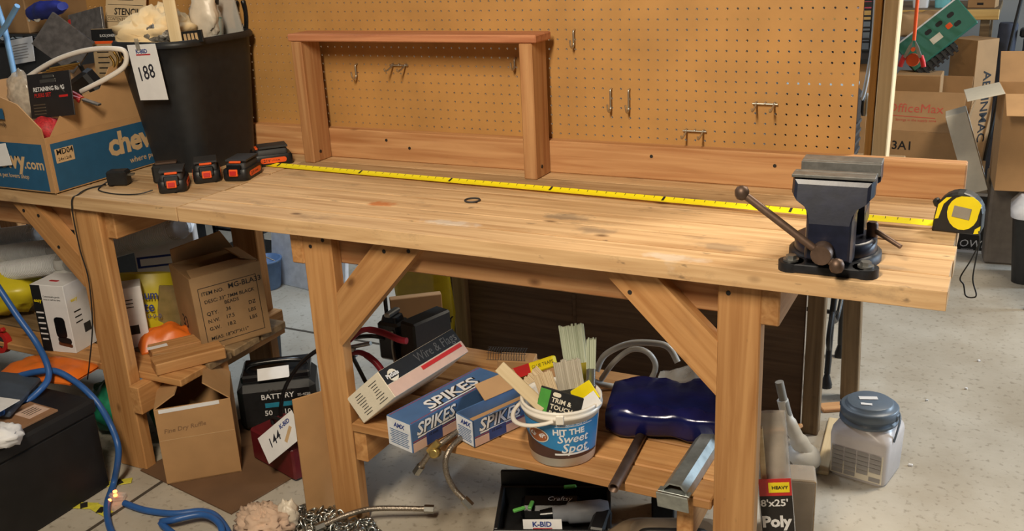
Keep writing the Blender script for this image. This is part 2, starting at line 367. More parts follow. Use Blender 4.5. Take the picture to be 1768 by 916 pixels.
# ------------------------------------------------------------------ shelf frame on the bench
sf = empty('riser_shelf', (-.38, -.083, ZT), label='raised timber shelf frame with reddish top standing against pegboard', cat='shelf')
for x in (-.376, .369):
    board('upright', WOOD, sf, (x, 0, 0), (x, 0, .362), .089, .038, up=(1, 0, 0))
    screws(sf, [(x+.0195, -.01, .03)], .005, 'X')
board('shelf_top', WOODRED, sf, (-.402, .0, .3725), (.402, .0, .3725), .095, .021)
# ------------------------------------------------------------------ pegboard with real holes
def pegboard():
    p = .0254; nx0, nx1 = -68, 31; nz0, nz1 = -1, 36; r = .0031; n = 8; dy = .0025
    V = []; F = []
    ring = [(math.cos(2*math.pi*(k+.5)/n), math.sin(2*math.pi*(k+.5)/n)) for k in range(n)]
    X0 = (nx0-.5)*p; Z0 = .97+(nz0-.5)*p
    W_ = nx1-nx0+1; H_ = nz1-nz0+1
    def g(i, j, s): return s*(W_+1)*(H_+1) + i*(H_+1)+j
    for s in (0, 1):
        for i in range(W_+1):
            for j in range(H_+1): V.append((X0+i*p, (-dy, dy)[s], Z0+j*p))
    for i in range(W_):
        for j in range(H_):
            cx = X0+(i+.5)*p; cz = Z0+(j+.5)*p; bs = len(V)
            for s in (0, 1):
                for a, c in ring: V.append((cx+a*r, (-dy, dy)[s], cz+c*r))
            for k in range(n): F.append((bs+k, bs+n+k, bs+n+(k+1) % n, bs+(k+1) % n))
            for s in (0, 1):
                cor = [g(i+1, j+1, s), g(i, j+1, s), g(i, j, s), g(i+1, j, s)]; o = bs+s*n
                for q in range(4):   # ring indices: 2 per quadrant, quadrant q ends at vertices 2q,2q+1
                    k0 = 2*q; L = [cor[q], o+k0+1, o+k0]; F.append(L if s else L[::-1])
                    k1 = (k0+2) % n; L = [cor[q], cor[(q+1) % 4], o+k1, o+k0+1]; F.append(L if s else L[::-1])
    me = bpy.data.meshes.new('pegboard'); me.from_pydata(V, [], F); me.materials.append(PEG); me.update()
    return me
tag(link('pegboard', pegboard()), 'brown perforated hardboard pegboard standing upright behind the workbench', 'pegboard')
# studs behind
tag(board('timber_stud', WOODPALE, None, (.786, .66, .761), (.806, .66, 2.5), .089, .042, up=(1, 0, 0)), 'pale bare timber stud standing upright behind the pegboard edge', 'stud')
tag(board('weathered_post', WOODGREY, None, (.753, .615, 0), (.733, .615, .76), .04, .055, up=(1, 0, 0)), 'weathered grey post standing on the floor behind the vise', 'post')
bo = board('varnished_board', wood('tan_trim', srgb(168, 122, 62), srgb(200, 152, 86), False), None, (.752, .655, .761), (.760, .655, 2.5), .06, .02, up=(1, 0, 0)); tag(bo, 'narrow varnished trim board fixed beside the pale stud', 'board')
pn = MB().box(1.30, .018, .62, lr(0, 0, 0), b=.002).build('wooden_panel', WOODDARK, None, lr(-.005, .36, .31)); tag(pn, 'dark brown wooden panel standing on edge behind the workbench shelf', 'panel')

# seams of the dark panel
for x in (-.53, -.10, .30): MB().box(.012, .004, .61, b=.001).build('batten', WOODGREY if x < -.5 else WOODDARK, pn, lr(x, -.010, 0))
# ================================================================== vise
NAVY = plain('navy_enamel', srgb(24, 28, 46), .36, .1, .25, 50, .05)
CASTB = plain('black_cast', srgb(30, 32, 38), .5, .3, .3, 60, .15)
JAWS = plain('jaw_steel', srgb(134, 134, 132), .45, .8, .2, 60)
vz = empty('bench_vise', (.846, -.515, ZT), (0, 0, math.radians(2)), 'dark blue bench vise with steel jaws and long slanted handle', 'vise')
b = MB().stack([(circ(.088, 24), 0), (circ(.088, 24), .016), (circ(.08, 24), .02)])
lug = [(-.068, -.098), (.068, -.098), (.0, .098)]
for lx, ly in lug: b.stack([([(x+lx, y+ly) for x, y in circ(.024, 14)], 0), ([(x+lx, y+ly) for x, y in circ(.024, 14)], .018)])
b.box(.136, .05, .018, c=(0, -.095, .009)).box(.1, .1, .016, c=(0, -.05, .008)).box(.04, .1, .016, c=(0, .06, .008))
b.build('base', CASTB, vz)
for lx, ly in lug:
    n = MB().lathe([(.015, .018), (.015, .0215)], 14).stack([(circ(.010, 6), .0215), (circ(.010, 6), .029)], smooth=False).build('bolt', JAWS, vz, lr(lx, ly))
MB().stack([(circ(.078, 24), .02), (circ(.078, 24), .042), (circ(.07, 24), .046)]).build('swivel_plate', NAVY, vz)
# fixed jaw casting
pf = [(-.05, .045), (.05, .045), (.048, .12), (.056, .14), (.074, .152), (.074, .182), (-.074, .182), (-.074, .152), (-.056, .14), (-.048, .12)]
MB().prism(pf, .045, mx=lr(0, .042)).box(.1, .1, .05, c=(0, .07, .07), b=.01).build('fixed_jaw', NAVY, vz)
MB().box(.05, .19, .052, c=(.0, -.005, .09), b=.004).box(.062, .2, .012, c=(0, -.005, .122), b=.002).build('slide_bar', CASTB, vz)
# moving jaw: lofted front-to-back outlines
def mj(wt, wn, zb):
    return [(-wn, zb), (wn, zb), (wn, .112), (wn*1.08, .128), (wn*1.3, .142), (wt, .152), (wt, .182), (-wt, .182), (-wt, .152), (-wn*1.3, .142), (-wn*1.08, .128), (-wn, .112)]
rings = []
for y, wt, wn, zb, dz in ((-.122, .062, .036, .034, -.012), (-.118, .068, .04, .03, -.004), (-.105, .0735, .043, .026, 0), (-.072, .074, .044, .026, 0), (-.068, .074, .044, .026, 0)):
    rings.append([(x, y + (0.022*(z-.1)/.08 if z > .1 else 0)*(1 if y < -.1 else 0), z+dz*(1 if z > .1 else 0)) for x, z in mj(wt, wn, zb)])
MB().loft([r[::-1] for r in rings], smooth=False).build('moving_jaw', NAVY, vz)
MB().box(.148, .011, .022, c=(0, -.058, .176), b=.001).box(.148, .03, .006, c=(0, -.085, .185), b=.001).build('jaw_plate', JAWS, vz)
MB().box(.148, .011, .024, c=(0, .014, .176), b=.001).box(.148, .045, .007, c=(0, .042, .1855), b=.001).build('jaw_plate', JAWS, vz)
sc = MB().lathe([(.018, 0), (.0195, .004), (.0195, .032), (.016, .036)], 18, mx=lr(-.006, -.158, .052, 90, 0, 0) @ lr(rx=180)).cyl((-.006, -.13, .052), (-.006, -.02, .06), .012).build('screw_head', RUST, vz)
p0 = Vector((-.156, -.145, .158)); p1 = Vector((.022, -.15, .033))
h = MB().cyl(p0, p1, .0075).lathe([(.003, -.014), (.010, -.011), (.0135, -.004), (.0135, .004), (.010, .011), (.003, .014)], 14, mx=Matrix.Translation(p0)).lathe([(.003, -.014), (.010, -.011), (.0135, -.004), (.0135, .004), (.010, .011), (.003, .014)], 14, mx=Matrix.Translation(p1)); h.build('handle', RUST, vz)
MB().lathe([(.011, .04), (.011, .07), (.008, .074)], 10, mx=lr(.066, .012)).cyl((.066, .012, .06), (.122, -.018, .037), .0055, .0045).build('lock_lever', RUST, vz)
# ================================================================== tape measure
tp = empty('tape_measure', (1.052, -.270, ZT), (0, 0, math.radians(-6)), 'yellow and black tape measure case with wrist strap at bench end', 'tape measure')
def dprof(s=1., n=10):
    P = [(-.046, 0), (.046, .0), (.050, .012)]
    for k in range(n+1):
        a = math.radians(-8 + 150*k/n); P.append((.004+.046*math.cos(a), .042+.046*math.sin(a)))
    P += [(-.040, .058), (-.044, .03)]
    return [((x-.003)*s+.003, (z-.04)*s+.04) for x, z in P]
dp = dprof(); rings = []
for y, s in ((-.022, .9), (-.019, .97), (-.014, 1), (.014, 1), (.019, .97), (.022, .9)): rings.append([((x-.003)*s+.003, y, (z-.04)*s+.04) for x, z in dp])
MB().loft(rings, smooth=False).build('case', BLACK, tp)
def disc(pts, y, m, name, parent, th=.0016):
    return MB().prism(pts, th, mx=lr(0, y)).build(name, m, parent)
yl_ = [(x*.030+.012, z*.036+.046) for x, z in circ(1, 18)]; yl_[1] = (.046, .066); yl_[2] = (.040, .074); yl_[3] = (.028, .082)
pl = disc(yl_, -.0226, YEL, 'side_panel', tp)
disc([(-.041, .028), (-.034, .030), (-.026, .062), (-.012, .078), (-.022, .076), (-.036, .06)], -.0222, YEL, 'side_stripe', tp)
disc([(.036, .004), (.047, .006), (.048, .022), (.038, .014)], -.0222, YEL, 'side_stripe', tp)
MB().box(.034, .002, .024, lr(.010, -.0242, .047, 0, 8, 0), .0008).build('badge', plain('badge_silver', srgb(150, 148, 142), .3, .3), tp)
MB().box(.012, .02, .016, lr(-.043, 0, .058, 0, -25, 0), .003).build('lock_button', BLACK, tp)
bl = empty('tape_strip', (1.008, -.264, ZT), label='yellow metal measuring tape strip pulled out along the bench top', cat='tape')
A = Vector((1.010, -.268, ZT+.0075)); B = Vector((-.872, -.196, ZT+.004)); nseg = 40
d = (B-A).normalized(); sd = Vector((0, 0, 1)).cross(d).normalized()
BT = -1 if sd.y > 0 else 1
BT = -BT
def bladep(t, w):
    p = A + (B-A)*t; z = ZT + .0022 + .005*math.sin(math.pi*min(1, t*1.0))**2*.4 + .006*(1-t)**2
    return (p.x + sd.x*w - 1.008, p.y + sd.y*w + .264, z - ZT + (w/.0125)**2*.0014 + BT*w*.22 + .0028)
rings = []
for i in range(nseg+1):
    t = i/nseg; r = [bladep(t, w) for w in (-.0125, -.006, 0, .006, .0125)]; rings.append(r + [(x, y, z-.0004) for x, y, z in r[::-1]])
MB().loft(rings, smooth=False).build('blade', plain('tape_yellow', srgb(248, 230, 20), .4, var=.03), bl)
mk = MB()
for i in range(1, 74):
    t = i*.0254/1.883
    for w0, w1, hw in ((-.012, -.004 if i % 12 else .006, .0007 if i % 12 else .003),):
        V = []
        for s, w in ((-1, w0), (1, w0), (1, w1), (-1, w1)):
            q = bladep(t + s*hw/1.883, w); V.append((q[0], q[1], q[2]+.0004))
        mk.add(V, [(0, 1, 2, 3)])
tag(mk.build('inch_marks', INK, bl), kind='stuff')
MB().box(.014, .026, .012, lr(B.x-1.008-.004, B.y+.264, .006), .001).build('end_hook', STEEL, bl)
strap = spline([(.046, -.024, .012), (.050, -.03, -.01), (.038, -.032, -.05), (.022, -.034, -.09), (.030, -.034, -.105), (.036, -.034, -.128), (.050, -.034, -.130), (.056, -.034, -.122), (.046, -.033, -.09), (.048, -.031, -.04), (.051, -.03, -.01)], 6)
MB().tube(strap, .0016, 6).build('wrist_strap', BLACK, tp)
# ================================================================== pegboard hooks
WIRE = plain('galvanised_wire', srgb(190, 186, 176), .35, .9, .1)
def jhook(x, z, h, lab):
    w = MB().tube(spline([(0, .012, 0), (0, -.004, 0), (0, -.010, -.004), (0, -.010, -h*.6), (0, -.011, -h+.008), (0, -.02, -h), (0, -.030, -h+.008), (0, -.033, -h+.022)], 4), .0026, 7)
    tag(w.build('peg_hook', WIRE, None, lr(x, -.0028, z)), lab, 'hook', 'hooks on the pegboard')
def dhook(x, z, lab, w_=.062):
    m = MB()
    m.tube([(-w_/2, -.006, 0), (w_/2, -.006, 0)], .0026, 7)
    for s in (-1, 0, 1): m.tube(spline([(s*w_*.36, .006, .004), (s*w_*.36, -.006, .003), (s*w_*.36, -.008, 0)], 3), .0026, 6)
    for s in (-.7, .7): m.tube(spline([(s*w_/2, -.006, 0), (s*w_/2, -.02, -.006), (s*w_/2, -.045, -.012), (s*w_/2, -.05, -.004)], 4), .0026, 7)
    tag(m.build('tool_holder_hook', WIRE, None, lr(x, -.0028, z)), lab, 'hook', 'hooks on the pegboard')
p_ = .0254
def hole(x, z): return (round(x/p_)*p_, .97+round((z-.97)/p_)*p_)
for u, v, h, lab in ((993, 48, .045, 'small wire hook on open pegboard right above the shelf frame upright'), (617, 106, .042, 'small wire hook on pegboard inside the shelf frame'), (1058, 152, .058, 'long wire hook of a pair on pegboard, nearer the shelf frame'), (1088, 152, .058, 'long wire hook of a pair on pegboard, farther from the shelf frame'), (888, 98, .03, 'short wire hook half hidden beside the shelf frame upright')):
    q = at(u, v, y=0); x, z = hole(q.x, q.z); jhook(x, z, h, lab)
for u, v, lab in ((690, 112, 'two-prong wire holder on pegboard inside the shelf frame'), (1320, 178, 'two-prong wire holder on pegboard near its bare edge'), (1197, 226, 'two-prong wire holder low on pegboard just above the backboard')):
    q = at(u, v, y=0); x, z = hole(q.x, q.z); dhook(x, z, lab)
# ================================================================== small things on the bench
rg = MB(); rg.loft([[(.019*math.cos(a)*1 + .0024*math.cos(c)*math.cos(a), .019*math.sin(a)+.0024*math.cos(c)*math.sin(a), .0024*math.sin(c)) for c in [2*math.pi*k/6 for k in range(6)]] for a in [2*math.pi*i/24 for i in range(25)]], cap=(False, False))
tag(rg.build('rubber_ring', DARK, None, lr(-.06, -.364, ZT+.0026)), 'thin dark ring lying flat on the bench top', 'ring')
# batteries
def battery(x, y, rz, lab, side=False, orange=ORANGE, tip=0):
    t = empty('power_tool_battery', (x, y, ZT), (0, 0, math.radians(rz)), lab, 'battery', 'power tool batteries on the bench')
    MB().stack([(rrect(.070, .112, .012), 0), (rrect(.076, .118, .014), .005), (rrect(.076, .118, .014), .028), (rrect(.072, .110, .012), .034)]).build('case', BLACK, t)
    MB().stack([(rrect(.060, .092, .008), .034), (rrect(.060, .092, .008), .046), (rrect(.052, .084, .006), .050)]).box(.064, .086, .006, c=(0, .004, .056), b=.001).build('rail_block', DARK, t)
    MB().box(.040, .012, .028, lr(0, -.056, .034, -14), .004).build('face_plate', BLACKS, t)
    l = MB().box(.026, .008, .020, lr(0, -.0625, .026, -8), .003).build('release_button', orange, t)
    MB().box(.018, .003, .012, lr(0, -.067, .026, -8), .001).build('button_rib', RED, l)
    MB().box(.034, .008, .006, lr(0, -.044, .053), .002).build('latch_tab', orange, t)
    for s in (-1, 1):
        lb_ = MB().stack([(rrect(.078, .016, .0078, 3), 0), (rrect(.078, .016, .0078, 3), .0008)], smooth=False).build('side_label', orange, t, lr(s*.0385, .0, .018, 90, 0, 90 if s > 0 else -90))
        text('21V', .009, INK, lb_, lr(-.03, -.0042, .0009), bold=.02)
        text('LITHIUM', .0045, INK, lb_, lr(-.006, -.0022, .0009), bold=.01)
    return t
battery(-.945, -.492, 40, 'power tool battery with pale scuffed face lying before the charger dock')
battery(-.932, -.376, 44, 'red-buttoned power tool battery standing between two others against the bin')
battery(-.842, -.325, 18, 'power tool battery with broad orange button at the plank joint')
battery(-.868, -.165, -42, 'power tool battery showing its long orange side label by tape hook')
ch = empty('charger_dock', (-1.03, -.43, ZT), (0, 0, math.radians(40)), 'black charger dock behind the batteries, against the waste bin', 'charger')
MB().box(.08, .05, .052, b=.006, base=True).build('body', BLACK, ch)
MB().box(.06, .03, .006, c=(0, 0, .055), b=.002).build('contacts', RUST, ch)
ad = empty('power_adapter', (-1.142, -.508, ZT), (0, 0, math.radians(25)), 'small black plug-in power adapter lying beside the cardboard carton', 'adapter')
MB().box(.058, .042, .044, b=.005, base=True).build('body', BLACK, ad)
for s in (-1, 1): MB().box(.018, .0016, .006, c=(.037, s*.006, .03), b=.0003).build('prong', STEEL, ad)
q = [(-1.165, -.52, ZT+.02), (-1.19, -.56, ZT+.006), (-1.15, -.60, ZT+.003), (-1.04, -.60, ZT+.003), (-.985, -.56, ZT+.003), (-.96, -.57, ZT+.005)]
cab = spline([(-.962, -.556, ZT+.01), (-.99, -.585, ZT+.004), (-1.06, -.60, ZT+.003), (-1.14, -.585, ZT+.003), (-1.172, -.55, ZT+.004), (-1.165, -.522, ZT+.015)], 6)
tag(MB().tube(cab, .0018, 6).build('adapter_cord', BLACK), 'thin black cord looping from adapter to nearest battery', 'cord')
cab = spline([(-1.175, -.53, ZT+.004), (-1.19, -.58, ZT+.003), (-1.165, -.635, ZT+.003), (-1.175, -.655, ZT-.02), (-1.178, -.656, .72), (-1.175, -.650, .62), (-1.195, -.652, .48), (-1.23, -.66, .36), (-1.25, -.665, .30)], 8)
tag(MB().tube(cab, .002, 6).build('hanging_cord', BLACK), 'thin black cord hanging over the bench edge down its leg', 'cord')
# rust stain is part of the plank surface; brown paper label prints
# ================================================================== cardboard cartons
def carton(name, L, Wd, H, mx, label, cat='box', m=CARD, t=.004, flaps=(), group=None, top=False):
    """open-topped carton, base centred on its origin; flaps: (side, polygon in (along, up), tilt outward degrees)"""
    r = empty(name, label=label, cat=cat, group=group); r.matrix_world = mx
    bd = MB()
    bd.box(L, Wd, t, c=(0, 0, t/2), b=.0005)
    bd.box(L, t, H, c=(0, -Wd/2+t/2, H/2), b=.0008).box(L, t, H, c=(0, Wd/2-t/2, H/2), b=.0008)
    bd.box(t, Wd-2*t, H, c=(-L/2+t/2, 0, H/2), b=.0008).box(t, Wd-2*t, H, c=(L/2-t/2, 0, H/2), b=.0008)
    if top: bd.box(L, Wd, t, c=(0, 0, H-t/2), b=.0005)
    bd.build('body', m, r)
    for side, poly, tilt in flaps:
        base = {'front': lr(0, -Wd/2+t/2, H, 0, 0, 0), 'back': lr(0, Wd/2-t/2, H, 0, 0, 180), 'right': lr(L/2-t/2, 0, H, 0, 0, 90), 'left': lr(-L/2+t/2, 0, H, 0, 0, -90)}[side]
        MB().prism(poly, t*.9).build('flap', m, r, base @ lr(rx=tilt))
    return r
# pet-supplies carton 0.61 long along Y
cx = carton('shipping_carton', .305, .61, .160, lr(-1.3905, -.345, ZT), 'open brown carton with blue printed bands, full of packets and hose', 'box',
            flaps=(('right', [(-.285, 0), (-.205, .082), (-.08, .10), (-.03, .155), (.03, .165), (.16, .165), (.16, 0)], -6),
                   ('front', [(-.152, 0), (-.152, .125), (.0, .115), (.075, .092), (.147, .025), (.147, 0)], 4), ('back', [(-.15, 0), (.15, 0), (.13, .15), (-.13, .15)], 20), ('left', [(-.28, 0), (.28, 0), (.26, .14), (-.26, .14)], 25)))
PETBLUE = plain('printed_blue', srgb(30, 82, 118), .7, var=.08)
KRAFT = plain('kraft_print', srgb(196, 164, 122), .75, var=.05)
def decal(name, w, h, m, parent, mx, th=.0008, r=0):
    if r: return MB().stack([(rrect(w, h, r, 3), 0), (rrect(w, h, r, 3), th)], smooth=False).build(name, m, parent, mx)
    return MB().box(w, h, th, b=.0001, c=(0, 0, th/2)).build(name, m, parent, mx)
FR = lr(.1525, 0, 0) @ lr(rx=90, rz=90)     # right face: local x -> +Y, y -> up, z -> +X
FF = lr(0, -.305, 0) @ lr(rx=90)            # front face: local x -> +X, y -> up
p = decal('printed_band', .585, .134, PETBLUE, cx, FR @ lr(0, .074))
decal('size_panel', .062, .04, KRAFT, p, lr(-.252, .03, .001))
text('MD04', .016, INK, p, lr(-.279, .033, .0022), bold=.02); text('24x12x8', .009, INK, p, lr(-.276, .016, .0022))
text('chewy', .066, KRAFT, p, lr(-.10, -.01, .001), bold=.05, spacing=.95)
text('where pet lovers shop', .018, KRAFT, p, lr(-.03, -.047, .001), bold=.01)
p = decal('printed_band', .285, .134, PETBLUE, cx, FF @ lr(-.01, .074))
text('chewy', .05, KRAFT, p, lr(-.12, -.005, .001), bold=.05); text('.com', .03, KRAFT, p, lr(.055, -.005, .001), bold=.03)
text('where pet lovers shop', .013, KRAFT, p, lr(-.10, -.035, .001), bold=.01)
p = decal('address_panel', .16, .03, PETBLUE, cx, FF @ lr(-.06, .225, .012)); text('chewy.com', .017, KRAFT, p, lr(-.045, -.006, .001), bold=.02)
text("we're happy to help", .012, INK, cx, FF @ lr(-.12, .19, .008))
MB().box(.022, .05, .001, b=.0002).build('barcode_label', WHITE, cx, FR @ lr(.09, .285, -.012, rx=6))
# ================================================================== shapes for loose things
from mathutils import noise as NZ
def slab(name, m, O_, U, V_, th=.002, parent=None, b=.0005):
    """flat card/board of real thickness: corner O_, edge to U, edge to V_"""
    O_ = Vector(O_); U = Vector(U)-O_; V_ = Vector(V_)-O_; mx = frame(O_ + (U+V_)/2, U, V_)
    w = U.length; V2 = V_ - U.normalized()*V_.dot(U.normalized()); h = V2.length
    o = MB().box(w, h, th, b=b).build(name, m, parent, mx); o['w'] = w; o['h'] = h
    del o['w'], o['h']
    return o, w, h
def blob_mb(c, r, amp=.25, fr=3., seed=0, nu=22, nv=14, zmin=None, ridge=0, mi=0, mb=None):
    V = []; F = []; c = Vector(c)
    for i in range(nv+1):
        th = math.pi*i/nv
        for k in range(nu):
            ph = 2*math.pi*k/nu; d = Vector((math.sin(th)*math.cos(ph), math.sin(th)*math.sin(ph), math.cos(th)))
            n = NZ.noise(d*fr + Vector((seed*7.1, seed*3.3, 1.7))); n2 = NZ.noise(d*fr*2.7 + Vector((seed*2.1, 5, 9)))
            if ridge: n2 = 1-2*abs(n2)*2
            s = 1 + amp*(n + .5*n2)
            p = Vector((d.x*r[0], d.y*r[1], d.z*r[2]))*s + c
            if zmin is not None and p.z < zmin: p.z = zmin
            V.append(p)
    for i in range(nv):
        for k in range(nu):
            a = i*nu+k; b = i*nu+(k+1) % nu; F.append((a, a+nu, b+nu, b))
    mb = mb or MB(); mb.add(V, F, mi, True); return mb
def blob(name, m, c, r, label, cat, amp=.25, fr=3., seed=0, group=None, zmin=None, nu=22, nv=14, ridge=0, parent=None):
    c = Vector(c)
    o = blob_mb((0, 0, 0), r, amp, fr, seed, nu, nv, None if zmin is None else zmin-c.z, ridge).build(name, m, parent, Matrix.Translation(c))
    return tag(o, label, cat, group)
# ================================================================== black waste bin
BINB = plain('bin_plastic', srgb(30, 31, 33), .5, var=.2, scale=40, bump=.04)
bn = empty('waste_bin', (-1.105, -.195, ZT), label='tall black plastic waste bin packed with odds and ends', cat='bin')
def off(o, dx, dy): return [(x+dx, y+dy) for x, y in o]
secs = []
for k in range(7):
    t = k/6; secs.append((off(rrect(.205+.083*t, .285+.07*t, .06+.02*t, 6), -.025*t, .008*t), .372*t))
tx, ty = -.025, .008
MB().stack(secs + [(off(rrect(.296, .362, .082, 6), tx, ty), .372), (off(rrect(.300, .366, .083, 6), tx, ty), .378), (off(rrect(.298, .364, .082, 6), tx, ty), .386), (off(rrect(.284, .350, .078, 6), tx, ty), .386),
    (off(rrect(.280, .346, .077, 6), tx, ty), .37), (off(rrect(.205, .285, .06, 6), 0, 0), .012)]).build('body', BINB, bn)
tb_ = MB().stack([(off(rrect(.303, .369, .084, 6), tx, ty), .368), (off(rrect(.306, .372, .085, 6), tx, ty), .372), (off(rrect(.306, .372, .085, 6), tx, ty), .380), (off(rrect(.300, .366, .083, 6), tx, ty), .383)], cap=(False, False)).build('rim', BINB, bn)
# tag card
def card(name, m, P, label, cat, th=.0012, parent=None):
    o, w, h = slab(name, m, P[0], P[1], P[2], th, parent); tag(o, label, cat); return o, w, h
KBLUE = plain('logo_blue', srgb(34, 56, 130), .6); KRED = plain('logo_red', srgb(178, 40, 48), .6); PEN = plain('pen_ink', srgb(38, 40, 52), .6)
def kbid(o, w, h, num, size=.03, top=True, pos=(.0, .0)):
    text('K-BID', w*.10, KBLUE, o, lr(pos[0]-w*.24, h/2-w*.22, .0009), bold=.05, sx=1.15, name='logo')
    MB().box(w*.5, w*.035, .0003, b=.00005).build('logo_line', KRED, o, lr(pos[0]+w*.0, h/2-w*.26, .0008))
    if num: text(num, w*.36, PEN, o, lr(-w*.36, -h*.16, .0009, rz=10), shear=.15, bold=.012, sx=.85, name='handwriting')
def pt(u, v, **k): return at(u, v, **k)
c1 = at(243, 173, y=-.386); c2 = at(291, 172, y=-.386); c3 = at(219, 78, y=-.394)
co, w, h = card('auction_tag', WHITE, (c1, c2, c3), 'white tag numbered 188 hanging on the black waste bin', 'tag'); kbid(co, w, h, '188', .055)
MB().box(.016, .034, .0006, b=.0001).build('tape_strip', plain('clear_tape', srgb(150, 145, 135), .3, alpha=.5), co, lr(-w*.12, h*.5, .001))
# ---- what the bin holds
CREAM = plain('cream_cloth', srgb(226, 200, 156), .9, var=.08, scale=10, bump=.2)
CLOUD = plain('frosted_film', srgb(226, 214, 196), .35, var=.05, alpha=.82)
CLEAR = plain('clear_film', srgb(215, 212, 205), .15, var=.05, alpha=.38)
q = at(275, 55, y=-.2)
blob('cotton_rag', CREAM, (q.x, q.y, q.z-.01), (.115, .12, .075), 'crumpled cream cotton rag heaped in the black bin', 'rag', .32, 2.6, 3, nu=36, nv=22, ridge=1)
q = at(352, 25, y=-.14); blob('plastic_glove', CLOUD, q, (.05, .03, .075), 'whitish plastic glove sticking up from the black bin', 'glove', .3, 2.2, 5, nu=24, nv=16)
a = at(309, 95, y=-.31); c = at(280, -60, y=-.30)
o = board('paint_stick', WOODPALE, None, a, c, .034, .006, up=(.5, -.8, .1)); tag(o, 'pale wooden stir stick poking up out of the bin', 'stick')
q = at(268, 62, y=-.27); blob('steel_wool_pad', plain('wool_grey', srgb(120, 116, 110), .5, .4, .6, 120, .5), q, (.055, .03, .03), 'grey steel wool wad at the bin rim beside the stick', 'steel wool', .35, 5, 2)
q = at(249, 60, y=-.28); tag(MB().lathe([(.004, -.03), (.017, -.02), (.017, .02), (.006, .03)], 14).build('rubber_stopper', DARK, None, Matrix.Translation(q)), 'dark grey oval rubber stopper at the bin rim', 'stopper')
a = at(348, 66, x=-1.10); c = at(355, 30, x=-1.10); m = MB().cyl(a, c, .017, n=8); m.cyl(a, c+(c-a)*.02, .012, n=8)
tag(m.build('pipe_coupling', RUST), 'short dark metal pipe coupling standing in the bin', 'pipe')
bt = empty('spray_bottle', at(366, 66, x=-1.07) - Vector((0, 0, .055)), (math.radians(-8), math.radians(4), 0), 'clear bottle with teal liquid poking from the bin', 'bottle')
MB().lathe([(.024, 0), (.026, .01), (.026, .10), (.018, .13), (.010, .145), (.010, .16)], 16).build('body', CLEAR, bt)
MB().lathe([(.02, .004), (.022, .01), (.022, .118)], 14).build('liquid', plain('teal_liquid', srgb(40, 120, 120), .2), bt)
MB().lathe([(.012, .155), (.012, .175), (.008, .178)], 12).build('cap', BLACK, bt)
o, w, h = slab('blister_pack', CLEAR, at(372, 66, y=-.06), at(412, 58, y=-.04), at(366, -20, y=-.06), .012, b=.004); tag(o, 'clear plastic blister pack standing at the back of the bin', 'packaging')
o, w, h = slab('small_parts_card', BLACK, at(314, 76, y=-.28), at(350, 72, y=-.28), at(314, 55, y=-.28), .006); tag(o, 'small black printed box end between stick and coupling', 'box')
for k in range(4): MB().box(w*.12, h*.6, .0006, b=.0001).build('print_mark', KRAFT, o, lr(-w*.3+k*w*.18, 0, .0034))
cl = empty('black_pliers', at(420, 56, x=-1.06) - Vector((0, 0, .03)), (math.radians(6), math.radians(2), math.radians(30)), 'black-handled pliers standing in the far corner of the bin', 'pliers')
for s in (-1, 1): MB().tube(spline([(s*.004, 0, 0), (s*.012, 0, .04), (s*.016, 0, .09), (s*.010, 0, .13)], 5), [.007]*5+[.009]*5+[.0085]*5+[.006], 8).build('handle', BLACKS, cl)
MB().lathe([(.014, -.006), (.014, .006)], 12, mx=lr(0, 0, 0, 90)).build('pivot', STEEL, cl)
tag(MB().tube(spline([at(432, 56, x=-1.06), at(433, 25, x=-1.06), at(426, 8, x=-1.06), at(418, 56, x=-1.06)], 6), .006, 8).build('coiled_cable', BLACKS), 'black cable loop curling up beside the pliers', 'cable')
# ================================================================== what the carton holds
FOIL = plain('grey_sheet', srgb(92, 90, 92), .22, .1, .3, 50, .3)
o, w, h = slab('sanding_sheet_pack', FOIL, at(59, 78, y=-.3), at(131, 130, y=-.25), at(88, 18, y=-.26), .012); tag(o, 'large grey film-wrapped sheet pack tilted on its corner', 'packet')
o, w, h = slab('sanding_sheet_pack', FOIL, at(128, 80, y=-.12), at(184, 66, y=-.12), at(118, 27, y=-.1), .01); tag(o, 'smaller grey film-wrapped sheet pack behind the tilted one', 'packet')
MB().box(.012, h*.5, .001, b=.0002).build('red_edge', RED, o, lr(-w*.47, h*.1, .006))
ENV = plain('buff_paper', srgb(214, 188, 150), .8, var=.04)
o, w, h = slab('stencil_envelope', ENV, at(178, 50, y=-.06), at(246, 54, y=-.06), at(188, -18, y=-.03), .004); tag(o, 'buff paper stencil envelope standing behind the bin', 'envelope')
text('STENCIL', .022, INK, o, lr(-w*.27, -h*.12, .0023, rz=0), bold=.03); text('CONTENTS', .011, INK, o, lr(-w*.44, -h*.27, .0023))
for k, (yy, ww) in enumerate(((.13, .9), (-.16, .9), (-.30, .9), (.25, .4))): MB().box(w*ww, .0016, .0003, b=.0001).build('rule', INK, o, lr(0, h*yy, .0022))
o, w, h = slab('hardware_card', plain('buff_card', srgb(170, 146, 112), .7), at(166, 150, y=-.2), at(232, 150, y=-.2), at(160, 50, y=-.18), .003); tag(o, 'black and orange topped hang card behind the white hose', 'card')
MB().box(w, h*.2, .001, b=.0002).build('header', BLACK, o, lr(0, h*.39, .0016)); MB().box(w, h*.045, .001, b=.0002).build('stripe', ORANGE, o, lr(0, h*.265, .0016))
text('SLICK JOINERS', .008, WHITE, o, lr(-w*.28, h*.36, .0023), bold=.01)
for k in range(5): MB().box(w*(.3-.03*(k % 2)), .004, .0003, b=.0001).build('print_line', INK, o, lr(-w*.25, h*(.1-.09*k), .0017))
o, w, h = slab('pliers_set_card', plain('satin_black', srgb(34, 32, 34), .4), at(57, 205, y=-.58), at(131, 198, y=-.58), at(45, 130, y=-.56), .003); tag(o, 'black retaining ring pliers set card standing in the carton', 'card')
